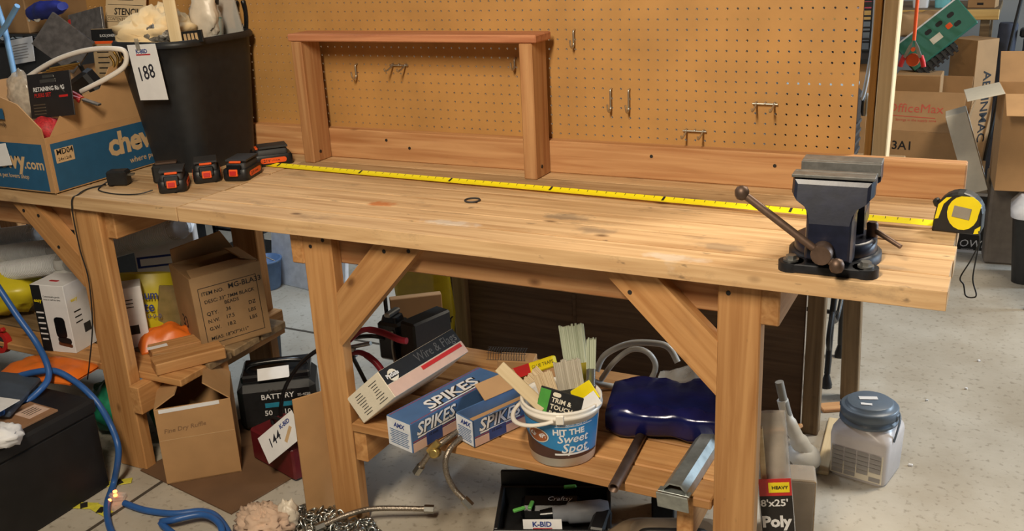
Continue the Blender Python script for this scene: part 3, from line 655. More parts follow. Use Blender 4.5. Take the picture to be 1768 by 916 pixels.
text('RETAINING RING', .012, WHITE, o, lr(-w*.38, h*.10, .0017), bold=.025); text('PLIERS SET', .011, RED, o, lr(-w*.37, -h*.03, .0017), bold=.02)
MB().box(w*.36, h*.075, .0004, b=.0001).build('logo_plate', STEEL, o, lr(-w*.02, h*.32, .0017)); MB().box(w*.26, h*.06, .0004, b=.0001).build('logo_plate', STEEL, o, lr(0, h*.42, .0017))
for k in range(4): MB().box(w*.28, .003, .0003, b=.0001).build('print_line', STEEL, o, lr(-w*.28, -h*(.2+.07*k), .0017))
MB().box(w*.2, .006, .0004, b=.0001).build('red_strip', RED, o, lr(w*.3, -h*.05, .0017)); MB().tube([(w*.2, h*.2, .003), (w*.36, h*.02, .003)], .002, 6).build('plier_picture', STEEL, o)
HOSE = plain('white_hose', srgb(222, 214, 204), .4, var=.05)
hp = spline([at(-40, 205, y=-.47), at(0, 172, y=-.46), at(50, 132, y=-.44), at(90, 107, y=-.43), at(125, 93, y=-.42), at(160, 85, y=-.41), at(198, 84, y=-.40), at(216, 90, y=-.39), at(216, 112, y=-.39), at(192, 131, y=-.41), at(140, 158, y=-.44)], 6)
tag(MB().tube(hp, .0075, 10).build('white_hose', HOSE), 'white plastic hose looping over the open carton', 'hose')
SCREEN = plain('red_mesh_bag', srgb(176, 40, 46), .6, var=.4, scale=200)
q = at(82, 215, y=-.60); blob('red_mesh_bag', SCREEN, (q.x-.03, q.y+.02, q.z-.03), (.05, .045, .05), 'red mesh bag bulging in the near corner of the carton', 'bag', .15, 2, 4)
pr = empty('red_handled_cutters', at(140, 172, y=-.5), (0, 0, math.radians(20)), 'red-handled cutters lying among the carton packets', 'cutters')
for s in (-1, 1): MB().tube(spline([(.0, s*.006, 0), (-.03, s*.016, .014), (-.06, s*.014, .03)], 5), .009, 8).build('handle', RED, pr)
MB().box(.05, .02, .006, lr(.03, 0, -.008, 0, 20, 0)).build('blade', STEEL, pr)
q = at(38, 165, y=-.5); blob('bag_of_fittings', plain('clear_bag', srgb(200, 190, 175), .15, var=.3, scale=60, alpha=.6), q, (.05, .03, .07), 'clear plastic bag of fittings inside the carton corner', 'bag', .25, 3, 8)
bk = empty('black_tool_case', at(148, 128, y=-.28) - Vector((0, 0, .05)), (math.radians(20), math.radians(-25), 0), 'black tool case wedged under the white hose', 'case')
MB().box(.12, .05, .11, b=.012).build('body', BLACK, bk); MB().box(.03, .003, .018, c=(.01, -.0265, .0), b=.0005).build('label', KRAFT, bk); MB().tube(spline([(-.04, 0, .055), (-.04, 0, .085), (.04, 0, .085), (.04, 0, .055)], 4), .007, 8).build('handle', BLACK, bk)
for k in range(4):
    a = at(68+6*k, 130-4*k, y=-.36); c = at(128+3*k, 118-3*k, y=-.33)
    tag(MB().tube([a, c], .003, 6).build('brass_rod', plain('brass', srgb(190, 150, 80), .35, .8)) if k == 0 else link('brass_rod', MB().tube([a, c], .003, 6).mesh('brass_rod', bpy.data.materials['brass'])), 'thin brass rod lying across the carton contents', 'rod', 'brass rods in the carton')
for k in range(5):
    q = at(192+7*k, 108-(k % 3)*7, y=-.36); o = MB().tube(spline([(0, 0, -.02), (.006, .004, 0), (-.002, 0, .02)], 4), .004, 7).build('brass_fitting', bpy.data.materials['brass'], None, Matrix.Translation(q)); tag(o, 'small brass fitting heaped between carton flap and bin', 'fitting', 'brass fittings by the flap')
# filler so the cartons are not hollow: folded brown paper
blob('packing_paper', CARDD, (-1.39, -.34, ZT+.06), (.13, .26, .07), 'crumpled brown packing paper filling the carton', 'paper', .15, 4, 9, nu=28, nv=14, ridge=1)
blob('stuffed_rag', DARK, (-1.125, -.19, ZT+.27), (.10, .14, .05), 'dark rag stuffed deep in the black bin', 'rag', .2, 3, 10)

o, w, h = slab('paper_tag', WHITE, at(-8, 288, y=-.66), at(18, 285, y=-.66), at(-14, 250, y=-.66), .001); tag(o, 'white paper tag hanging on the front of the printed carton', 'tag')
# ================================================================== under the left bench
CUPW = plain('ribbed_white', srgb(214, 216, 218), .45, var=.05)
SH = .315
def sleeve(A, B, r, lab, film=True):
    A = Vector(A); B = Vector(B); L = (B-A).length; n = int(L/.009)
    t = empty('cup_sleeve', A, label=lab, cat='cups', group='sleeves of stacked cups'); q = (B-A).to_track_quat('Z', 'Y'); t.rotation_euler = q.to_euler()
    prof = [(r*.8, 0)]
    for i in range(n):
        z = L*i/n; prof += [(r, z+.001), (r, z+L/n*.45), (r*.9, z+L/n*.5), (r*.9, z+L/n*.98)]
    MB().lathe(prof + [(r*.75, L)], 16, smooth=False).build('cups', CUPW, t)
    if film: MB().lathe([(r*1.02, L*.92), (r*1.03, L), (r*.8, L+.02), (r*.3, L+.035)], 12, cap=(False, False)).build('film_end', CLEAR, t)
    return t
sleeve(at(-60, 418, y=-.25), at(72, 402, y=-.25), .036, 'sleeve of stacked white cups lying highest against the carton bench brace')
sleeve(at(-60, 447, y=-.33), at(108, 428, y=-.33), .036, 'sleeve of stacked white cups in the middle of three')
sleeve(at(-60, 478, y=-.40), at(125, 452, y=-.40), .036, 'sleeve of stacked white cups lowest, above the yellow bag')
sleeve(at(180, 432, y=-.22), at(312, 393, y=-.22), .036, 'sleeve of stacked white cups slanting beside the beaded-carton box')
# white jug
jg = empty('white_jug', (-1.575, -.42, SH), (0, math.radians(-2), 0), 'white plastic jug with screw cap on the carton bench shelf', 'jug')
MB().stack([(rrect(.10, .07, .02), 0), (rrect(.105, .075, .022), .01), (rrect(.105, .075, .022), .17), (rrect(.09, .065, .025), .195), (rrect(.05, .045, .02), .215), (rrect(.046, .042, .02), .222)]).build('body', WHITEP, jg)
MB().lathe([(.026, .218), (.027, .222), (.027, .246), (.024, .25)], 18).build('cap', WHITEP, jg)
# product box with picture of a shoe dryer
yaw = 48
def boxthing(name, corner, yaw, L, D, H, label, m, cat='box', tilt=(0, 0), group=None, b=.0015):
    """closed box; origin at the near bottom corner, long face along yaw to the right"""
    t = empty(name, corner, (math.radians(tilt[0]), math.radians(tilt[1]), math.radians(yaw)), label, cat, group)
    MB().box(L, D, H, c=(L/2, D/2, H/2), b=b).build('body', m, t)
    front = lr(0, 0, 0, 90); right = lr(L, 0, 0, 90, 0, 90); left = lr(0, D, 0, 90, 0, -90); top = lr(0, 0, H)
    return t, front, right, left, top
t, F_, R_, L_, T_ = boxthing('appliance_box', (-1.535, -.585, SH), 10, .125, .11, .225, 'white appliance box with black side panel and footwear dryer picture', WHITE)
p = decal('side_panel', .036, .223, BLACK, t, F_ @ lr(.019, .1125)); text('easy', .012, YEL, p, lr(-.014, .055, .001), bold=.03)
for k in range(6): MB().box(.028-.006*(k % 2), .005, .0003, b=.0001).build('print_line', WHITE, p, lr(.0, .02-.018*k, .001))
for k in range(2): text(('Customizable gentle', 'dries in half the time')[k], .0055, INK, t, F_ @ lr(.042, .185-.01*k, .0006))
decal('dryer_picture', .04, .07, BLACKS, t, F_ @ lr(.085, .085), r=.012); decal('dryer_base', .05, .022, BLACK, t, F_ @ lr(.092, .042, 0, 0, 0, -8), r=.01); decal('dryer_foot', .052, .012, STEEL, t, F_ @ lr(.092, .028, 0, 0, 0, -8), r=.005)
for k in range(3): MB().box(.03, .004, .0003, b=.0001).build('print_line', INK, t, R_ @ lr(.04, .13-.018*k, .0006))
decal('photo_inset', .03, .03, DARK, t, R_ @ lr(.07, .065)); decal('logo_oval', .036, .012, KRED, t, T_ @ lr(.06, .04), r=.0058); text('easy', .012, YEL, t, R_ @ lr(.02, .165, .0006), bold=.03)
t, F_, R_, L_, T_ = boxthing('appliance_box', (-1.30, -.50, SH), yaw, .10, .08, .20, 'narrow white box with black picture squares behind the bench leg', WHITE)
for k in range(3): MB().box(.04, .003, .0003, b=.0001).build('print_line', INK, t, F_ @ lr(.05, .16-.012*k, .0006))
decal('photo_inset', .03, .03, INK, t, F_ @ lr(.06, .06))
# yellow bags, orange bags
YB = plain('yellow_bag', srgb(206, 190, 40), .35, var=.12, scale=8); CLB = plain('clear_brownish', srgb(150, 132, 90), .3, var=.2, alpha=.75)
a = at(240, 490, y=-.36); sb = empty('sulfate_bag', (a.x, a.y, SH), (0, math.radians(6), math.radians(40)), 'yellow bag of aluminum sulfate slumped beside the beaded carton', 'bag')
def pillow(w, h, d, n=9):
    """bag: lens-shaped cushion standing on z=0"""
    rings = []
    for j in range(n+1):
        z = h*j/n; s = math.sin(math.pi*min(.97, .25+.75*j/n))**.6; wd = w*(1-.12*(j/n)**2)
        rings.append([(wd/2*math.cos(q), d/2*s*math.sin(q)*(1+.15*math.sin(5*q+j)), z) for q in [2*math.pi*k/18 for k in range(18)]])
    return MB().loft(rings)
pillow(.20, .21, .10).build('body', YB, sb)
MB().box(.075, .012, .15, lr(.075, -.03, .10, 0, 6, 12), .005).build('clear_panel', CLB, sb)
text('Aluminum', .03, KBLUE, sb, lr(-.095, -.056, .14, 84), sx=.8, bold=.02); text('Sulfate', .034, KBLUE, sb, lr(-.07, -.060, .10, 84), sx=.8, bold=.02); text('0-0-0', .014, KBLUE, sb, lr(.01, -.062, .078, 84))
q = at(25, 520, y=-.40); blob('yellow_sack', YB, (q.x-.05, q.y, SH+.09), (.17, .10, .085), 'yellow plastic sack slumped at the end of the carton bench shelf', 'sack', .2, 2.5, 11, zmin=SH)
OR = plain('orange_film', srgb(224, 112, 36), .4, var=.15, scale=12)
def sheetbag(name, m, c, w, d, h, label, cat, yaw=0, seed=0, nu=16, nv=10, th=.006):
    """limp flat bag lying with folds"""
    def top(u, v): return ((u-.5)*w, (v-.5)*d*(1+.2*NZ.noise(Vector((u*3, seed, 0)))), h*(.55+.45*NZ.noise(Vector((u*4+seed, v*4, 1))))*math.sin(math.pi*u)**.35*math.sin(math.pi*v)**.35 + th)
    m_ = MB().grid(top, nu, nv); m_.grid(lambda u, v: (lambda p: (p[0], p[1], 0.001))(top(1-u, v)), nu, nv)
    m_.loft([[top(u, 0) for u in [i/(nu-1) for i in range(nu)]], [(top(u, 0)[0], top(u, 0)[1], 0.001) for u in [i/(nu-1) for i in range(nu)]]], closed=False, cap=(False, False))
    o = m_.build(name, m, None, lr(c[0], c[1], c[2], 0, 0, yaw)); return tag(o, label, cat)
o = sheetbag('orange_bag', OR, (-1.42, -.665, SH-.02), .28, .13, .05, 'orange plastic bag spread flat under the appliance box', 'bag', 8, 3)
o = sheetbag('orange_pouch', OR, (-1.19, -.40, SH), .17, .10, .10, 'orange and white printed pouch between leg and beaded carton', 'bag', 55, 6)
t, F_, R_, L_, T_ = boxthing('white_pail_box', (-1.50, -.20, SH), 40, .20, .16, .26, 'white carton with blue border behind the yellow sulfate bag', WHITE)
decal('blue_border', .19, .04, KBLUE, t, F_ @ lr(.1, .17)); decal('white_field', .17, .025, WHITE, t, F_ @ lr(.1, .17, .001))
# beaded carton
OLD = plain('old_cardboard', srgb(158, 124, 84), .85, var=.14, scale=9, bump=.25)
bx = carton('bead_carton', .225, .20, .245, lr(-1.065, -.262, SH, 0, 0, 62) @ lr(0, 0, 0, 0, -2, 0), 'battered brown carton stencilled with black bead contents', 'box', m=OLD,
            flaps=(('left', [(-.09, 0), (.09, 0), (.07, .09), (-.09, .075)], -105), ('back', [(-.10, 0), (.10, 0), (.11, .07), (-.05, .10)], -35), ('right', [(-.09, 0), (.08, 0), (.05, .06), (-.07, .05)], -70), ('front', [(-.105, 0), (.105, 0), (.09, .05), (-.10, .055)], -80)))
FF = lr(0, -.10, 0, 90)
for (x, y, w, h) in ((-.0, .207, .185, .0018), (0, .022, .185, .0018), (-.0925, .114, .0018, .186), (.0925, .114, .0018, .186)): MB().box(w, h, .0004, b=.0001).build('stencil_border', INK, bx, FF @ lr(x, y, .0004))
for s, x, y, h in (('ITEM NO.', -.085, .182, .012), ('MG-BLA33', .0, .184, .017), ('DESC: 33" 7MM BLACK', -.08, .155, .0115), ('BEADS', -.02, .138, .0115), ('QTY.     36', -.08, .115, .012), ('DZ', .055, .115, .012), ('N.W.    17.5', -.08, .09, .012), ('LBS', .05, .09, .012), ('G.W.    18.2', -.08, .065, .012), ('LBS', .05, .065, .012), ('MEAS: 18"X7"X11"', -.08, .033, .011)):
    text(s, h, INK, bx, FF @ lr(x, y, .0006), bold=.015)
text('33', .04, INK, bx, lr(-.1128, .05, .06) @ lr(90, 0, 0) @ Matrix.Identity(4) if False else lr(-.1130, .06, .05, 90, 0, -90), bold=.02)
sheetbag('brown_paper', CARDD, (-1.095, -.235, SH+.13), .19, .16, .06, 'crumpled brown paper inside the beaded carton', 'paper', 52, 4)
# lumber offcuts
for k, (u1, v1, u2, v2, lab) in enumerate(((215, 668, 350, 608, 'short lumber offcut lying on the bench shelf below the beaded carton'), (205, 640, 330, 590, 'short lumber offcut with a paper strip next to the pouch'))):
    a = at(u1, v1, z=SH+.02); c = at(u2, v2, z=SH+.02)
    if k == 0: a, c = Vector((-1.065, -.575, SH+.0185)), Vector((-.955, -.40, SH+.0185))
    else: a, c = Vector((-1.145, -.51, SH+.0185)), Vector((-1.055, -.37, SH+.0185))
    o = board('lumber_offcut', WOODLEG, None, a, c, .075, .036); tag(o, lab, 'lumber')
    if k: MB().box(.06, .022, .0006, b=.0001).build('paper_strip', WHITE, o, lr(-.06, 0, .0184))
# red tape wheel
tw = empty('red_tape_dispenser', at(4, 590, y=-.58), label='red plastic tape dispenser wheel on the carton bench shelf', cat='dispenser')
ring = MB()
for r0, r1, w_ in ((.022, .036, .02),): ring.lathe([(r0, -w_/2), (r1, -w_/2), (r1, w_/2), (r0, w_/2), (r0, -w_/2)], 20, smooth=False, cap=(False, False), mx=lr(rx=80))
ring.build('wheel', RED, tw); MB().box(.05, .016, .014, lr(.0, 0, .04, 0, -20, 0), .004).build('arm', RED, tw); MB().lathe([(.018, -.006), (.018, .006)], 14, mx=lr(rx=80)).build('core', DARK, tw)
q = at(30, 640, y=-.45); 
for k, (x, y, s) in enumerate(((-1.40, -.47, .10), (-1.20, -.40, .09))):
    blob('green_net_bag', plain('green_plastic', srgb(36, 128, 96), .35, var=.4, scale=25) if not k else bpy.data.materials['green_plastic'], (x, y, s*.9), (s, s*.8, s*.9), ('green plastic net bag on the floor behind the black trunk', 'green plastic sack on the floor behind the carton bench leg')[k], 'bag', .2, 3, 20+k, zmin=0)
# ================================================================== black trunk with papers
TRK = plain('trunk_black', srgb(20, 19, 20), .55, var=.35, scale=20, bump=.08)
tr = empty('trunk', (-1.55, -1.25, 0), label='large worn black trunk standing before the carton bench', cat='trunk')
MB().box(.80, 1.03, .245, c=(0, 0, .1225), b=.006).build('body', TRK, tr); MB().box(.81, 1.04, .045, c=(0, 0, .2655), b=.008).build('lid', TRK, tr)
TZ = .288
o, w, h = slab('grey_folder', plain('slate_cloth', srgb(64, 74, 88), .7), at(0, 735, z=TZ+.03), at(62, 668, z=TZ+.01), at(-60, 690, z=TZ+.05), .02, b=.006); tag(o, 'slate grey padded sleeve lying on the trunk', 'sleeve')
o, w, h = slab('printed_booklet', plain('tan_cover', srgb(150, 112, 82), .5), at(12, 752, z=TZ+.004), at(86, 715, z=TZ+.004), at(-6, 722, z=TZ+.004), .006); tag(o, 'tan booklet with printed corner panel on the trunk lid', 'booklet')
p = decal('print_panel', w*.5, h*.55, plain('buff_print', srgb(206, 176, 158), .6), o, lr(w*.2, -h*.02, .003))
for k in range(4): MB().box(w*.3, .003, .0003, b=.0001).build('print_line', INK, p, lr(0, h*(.15-.09*k), .001))
blob('white_tissue', WHITE, at(5, 752, z=TZ+.03), (.05, .045, .03), 'white crumpled tissue on the trunk lid edge', 'tissue', .3, 3, 31, zmin=TZ)
o, w, h = slab('white_sheet', WHITE, at(-20, 722, z=TZ+.055), at(18, 700, z=TZ+.055), at(-30, 695, z=TZ+.055), .002); tag(o, 'white paper sheet on top of the padded sleeve', 'paper')
# blue air hose
AIR = plain('blue_hose', srgb(46, 92, 158), .4, var=.1)
hp = spline([at(-30, 455, y=-.70), at(0, 500, y=-.70), at(30, 545, y=-.70), at(62, 590, y=-.70), at(80, 625, y=-.72), at(84, 650, y=-.74), at(70, 672, y=-.78), at(30, 705, y=-.85), at(0, 712, y=-.95)], 6)
tag(MB().tube(hp, .0095, 10).build('air_hose', AIR), 'blue air hose hanging down onto the trunk lid', 'hose')
hp = spline([at(20, 652, y=-.74), at(60, 642, y=-.73), at(95, 640, y=-.71), at(125, 655, y=-.70), at(150, 675, y=-.70), at(172, 700, y=-.70), at(192, 735, y=-.70), at(204, 770, y=-.72), at(203, 800, y=-.73), at(196, 835, y=-.74), at(185, 870, z=.012), at(188, 905, z=.012), at(205, 940, z=.012)], 6)
tag(MB().tube(hp, .0095, 10).build('air_hose', AIR), 'blue air hose draped across the trunk corner to the floor', 'hose')
hp = spline([at(215, 868, z=.010), at(250, 880, z=.010), at(300, 886, z=.010), at(350, 882, z=.010), at(378, 895, z=.010), at(395, 930, z=.010), at(350, 950, z=.010), at(280, 905, z=.014), at(300, 897, z=.030), at(350, 888, z=.031), at(380, 905, z=.03), at(385, 940, z=.012)], 6)
tag(MB().tube(hp, .0095, 10).build('air_hose', AIR), 'blue air hose coil lying on the floor before the cardboard sheet', 'hose')
# glowing indicator plug
GL = bpy.data.materials.new('glow_orange'); GL.use_nodes = True; b_ = GL.node_tree.nodes['Principled BSDF']; b_.inputs['Base Color'].default_value = (1, .2, .05, 1); b_.inputs['Emission Color'].default_value = (1, .22, .06, 1); b_.inputs['Emission Strength'].default_value = 5
pg = empty('lit_plug', at(203, 862, z=0), label='cord plug with glowing orange lamp on the floor by the trunk', cat='plug')
MB().box(.05, .026, .018, lr(0, 0, .010, 0, 0, 30), .004).build('body', CLEAR, pg)
for dx, dy, dz in ((-.004, 0, .026), (.008, -.01, .022), (.004, -.03, .016)): MB().lathe([(.002, -.004), (.006, -.002), (.006, .003), (.002, .005)], 8).build('lamp', GL, pg, lr(dx, dy, dz))
HAZ = plain('caution_yellow', srgb(212, 204, 70), .5, var=.2)
for k, (u, v, rz) in enumerate(((145, 872, 20), (175, 880, -10), (205, 832, 40))):
    o = MB().box(.075, .03, .002, b=.0005).build('caution_tape', HAZ, None, lr(*at(u, v, z=.003), 0, 0, rz)); tag(o, ('torn yellow caution tape scrap along the trunk base', 'torn yellow caution tape scrap nearest the lit plug', 'yellow caution tape scrap by the carton bench leg foot')[k], 'tape scrap', 'caution tape scraps')
    MB().box(.02, .03, .0006, lr(.0, 0, .0012, 0, 0, 30), b=.0001).build('black_stripe', INK, o)
# ================================================================== floor, between the legs
o, w, h = slab('cardboard_sheet', plain('brown_sheet', srgb(104, 76, 52), .8, var=.15, scale=7), (-1.13, -.64, .003), (-.70, -.715, .003), (-1.02, -.02, .003), .005); tag(o, 'large brown cardboard sheet lying flat on the floor', 'cardboard')
fc = carton('floor_carton', .215, .20, .245, lr(-.985, -.672, .006, 0, 0, 42) @ lr(.1075, .10, 0), 'plain open brown carton with hand writing on the floor sheet', 'box',
            flaps=(('back', [(-.105, 0), (.105, 0), (.105, .105), (-.105, .10)], -14), ('left', [(-.095, 0), (.095, 0), (.09, .07), (-.05, .09)], -60), ('right', [(-.095, 0), (.095, 0), (.085, .09), (-.09, .09)], -50)))
FF = lr(0, -.10, 0, 90)
text('Fine Dry Ruffle', .014, CARDD, fc, FF @ lr(-.09, .165, .0006, rz=4), shear=.2, bold=.01, name='handwriting')
MB().box(.17, .012, .0006, b=.0001).build('tape_label', WHITE, fc, FF @ lr(-.01, .238, .0004, rz=1)); MB().box(.21, .0015, .0006, b=.0001).build('crease', KRAFT, fc, FF @ lr(0, .143, .0003))
# battery charger
yw = 36
t, F_, R_, L_, T_ = boxthing('battery_charger', (-.985, -.345, .006), yw, .25, .18, .16, 'black battery charger with white and blue lettering and carry handle', BLACK, 'charger', b=.02)
MB().box(.22, .14, .03, c=(.125, .10, .17), b=.012).build('top_shell', BLACKS, t)
for s, x, y, h, m_ in (('Schumacher', .1, .135, .011, STEEL), ('BATTERY', .075, .112, .018, WHITE), ('50', .08, .055, .018, WHITE), ('10', .14, .055, .018, WHITE), ('2', .185, .055, .018, WHITE), ('SE-4020', .19, .113, .009, WHITE)): text(s, h, m_, t, F_ @ lr(x, y, .0006), bold=.02)
decal('blue_band', .15, .016, plain('cyan_band', srgb(40, 130, 160), .5), t, F_ @ lr(.16, .09)); decal('badge_ring', .03, .03, STEEL, t, F_ @ lr(.215, .095, .0005), r=.0145)
MB().tube(spline([(.03, .09, .17), (.05, .09, .20), (.2, .09, .20), (.22, .09, .17)], 6), .009, 8).build('handle', BLACKS, t)
MB().box(.10, .055, .0012, lr(.12, .035, .186, 20, 0, 4), b=.0002).build('white_label', WHITE, t)
tag(MB().tube(spline([(-.80, -.36, .05), (-.80, -.35, .14), (-.775, -.335, .22), (-.70, -.32, .31), (-.60, -.30, .37), (-.48, -.28, .40), (-.44, -.22, .36)], 8), .0065, 8).build('charger_lead', BLACKS), 'thick black charger lead arching past the bench leg', 'cable')
MAROON = plain('maroon_paint', srgb(98, 28, 34), .3, var=.15)
t, F_, R_, L_, T_ = boxthing('red_tool_box', (-.845, -.452, .006), -16, .22, .13, .105, 'dark red metal tool box lying before the battery charger', MAROON, 'tool box', b=.006)
decal('black_label', .07, .07, INK, t, R_ @ lr(.065, .052)); text('JUMP', .016, WHITE, t, R_ @ lr(.035, .06, .001), bold=.02); text('START', .014, WHITE, t, R_ @ lr(.035, .035, .001), bold=.02)
MB().tube(spline([(.04, .06, .105), (.05, .06, .13), (.17, .06, .13), (.18, .06, .105)], 5), .006, 8).build('handle', BLACK, t)
o, w, h = slab('auction_tag', WHITE, at(474, 793, y=-.535), at(534, 744, y=-.515), at(436, 764, y=-.515), .0012); tag(o, 'white tag numbered 144 lying on the red tool box', 'tag')
text('K-BID', .013, KBLUE, o, lr(w*.08, h*.22, .0008), bold=.05, name='logo'); text('144', .028, PEN, o, lr(-w*.32, -h*.12, .0008, rz=6), shear=.2, bold=.01, name='handwriting'); MB().box(.012, .05, .0006, b=.0001).build('paper_scrap', KRAFT, o, lr(w*.2, -h*.1, .0008, rz=-55))
for k in range(3): tag(MB().tube(spline([(-.71+.01*k, -.34-.02*k, .10), (-.69, -.37-.02*k, .145), (-.63, -.39, .165-.012*k), (-.56, -.36, .14), (-.53, -.33, .08)], 6), .006, 8).build('jumper_cable', (ORANGE, BLACKS, RED)[k]), ('orange jumper cable coiled over the red tool box', 'black jumper cable coiled over the red tool box', 'red jumper cable coiled over the red tool box')[k], 'cable', 'jumper cables')
o, w, h = slab('cardboard_sheet', CARD, (-.487, -.645, .002), (-.40, -.50, .002), (-.484, -.645, .365), .006); tag(o, 'upright cardboard panel leaning behind the vise bench leg', 'cardboard')
# crumpled cloth, chain, braided hose
PAPER = plain('kraft_tissue', srgb(196, 168, 146), .85, var=.12, scale=12, bump=.2)
q = at(455, 905, z=.03); blob('crumpled_paper', PAPER, q, (.075, .06, .05), 'crumpled pinkish packing paper on the floor by the chain', 'paper', .3, 4.2, 40, zmin=.001, nu=48, nv=28, ridge=1)
q = at(497, 888, z=.05); blob('torn_film', CLOUD, q, (.03, .025, .04), 'torn bit of cloudy film beside the packing paper', 'film', .4, 3, 41, zmin=.001)
def link_mesh(L=.026, W_=.0155, r=.0028, n=14):
    P = []
    for k in range(n+1):
        a = 2*math.pi*k/n; c_, s_ = math.cos(a), math.sin(a); P.append((W_/2*c_, 0, (L/2-W_/2)*(1 if s_ > 0 else -1)*min(1, abs(s_)*3) + W_/2*s_))
    m_ = MB(); rings = []
    for i in range(n):
        p = Vector(P[i]); t_ = (Vector(P[(i+1) % n])-Vector(P[i-1])).normalized(); u_ = Vector((0, 1, 0)); w_ = t_.cross(u_)
        rings.append([p + (u_*math.cos(a)+w_*math.sin(a))*r for a in [2*math.pi*k/6 for k in range(6)]])
    return m_.loft(rings + [rings[0]], cap=(False, False)).mesh('link', plain('zinc', srgb(176, 178, 174), .3, 1, .15))
chn = empty('steel_chain', (-.40, -.66, 0), label='heap of galvanised steel chain on the floor by the bench leg', cat='chain')
LM = link_mesh(.030, .018, .0034); rr = random.Random(5)
for k in range(110):
    a = rr.uniform(0, 6.28); d = rr.uniform(0, 1)**.6; x = .16*d*math.cos(a); y = .075*d*math.sin(a); z = .009 + .03*(1-d)*rr.random()
    o = link('chain_link', LM, chn, lr(x, y, z, rr.uniform(30, 150), rr.uniform(-25, 25), rr.uniform(0, 360)))
hk = MB().tube(spline([(0, 0, 0), (.03, 0, .004), (.05, .01, .006), (.055, .03, .006), (.035, .035, .006)], 5), .006, 8).build('hook', bpy.data.materials['zinc'], chn, lr(.13, -.05, .03))
BRAID = plain('braided_steel', srgb(150, 140, 128), .35, .9, .35, 300, .4)
def connector(name, pts, r, lab):
    P = spline(pts, 8); t = empty(name, P[0], label=lab, cat='hose', group='braided water connectors'); Q = [p-P[0] for p in P]
    MB().tube(Q, r, 10).build('braid', BRAID, t)
    for e, d in ((Q[-1], (Q[-1]-Q[-3]).normalized()), (Q[0], (Q[0]-Q[2]).normalized())):
        MB().cyl(e - d*.004, e + d*.022, r*1.55, r*1.6, n=6, smooth=False).build('end_nut', STEEL, t)
    return t
connector('water_connector', [at(560, 905, z=.03), at(600, 888, z=.05), at(640, 878, z=.05), at(690, 877, z=.045), at(735, 878, z=.04)], .0075, 'braided water connector lying across the chain heap')
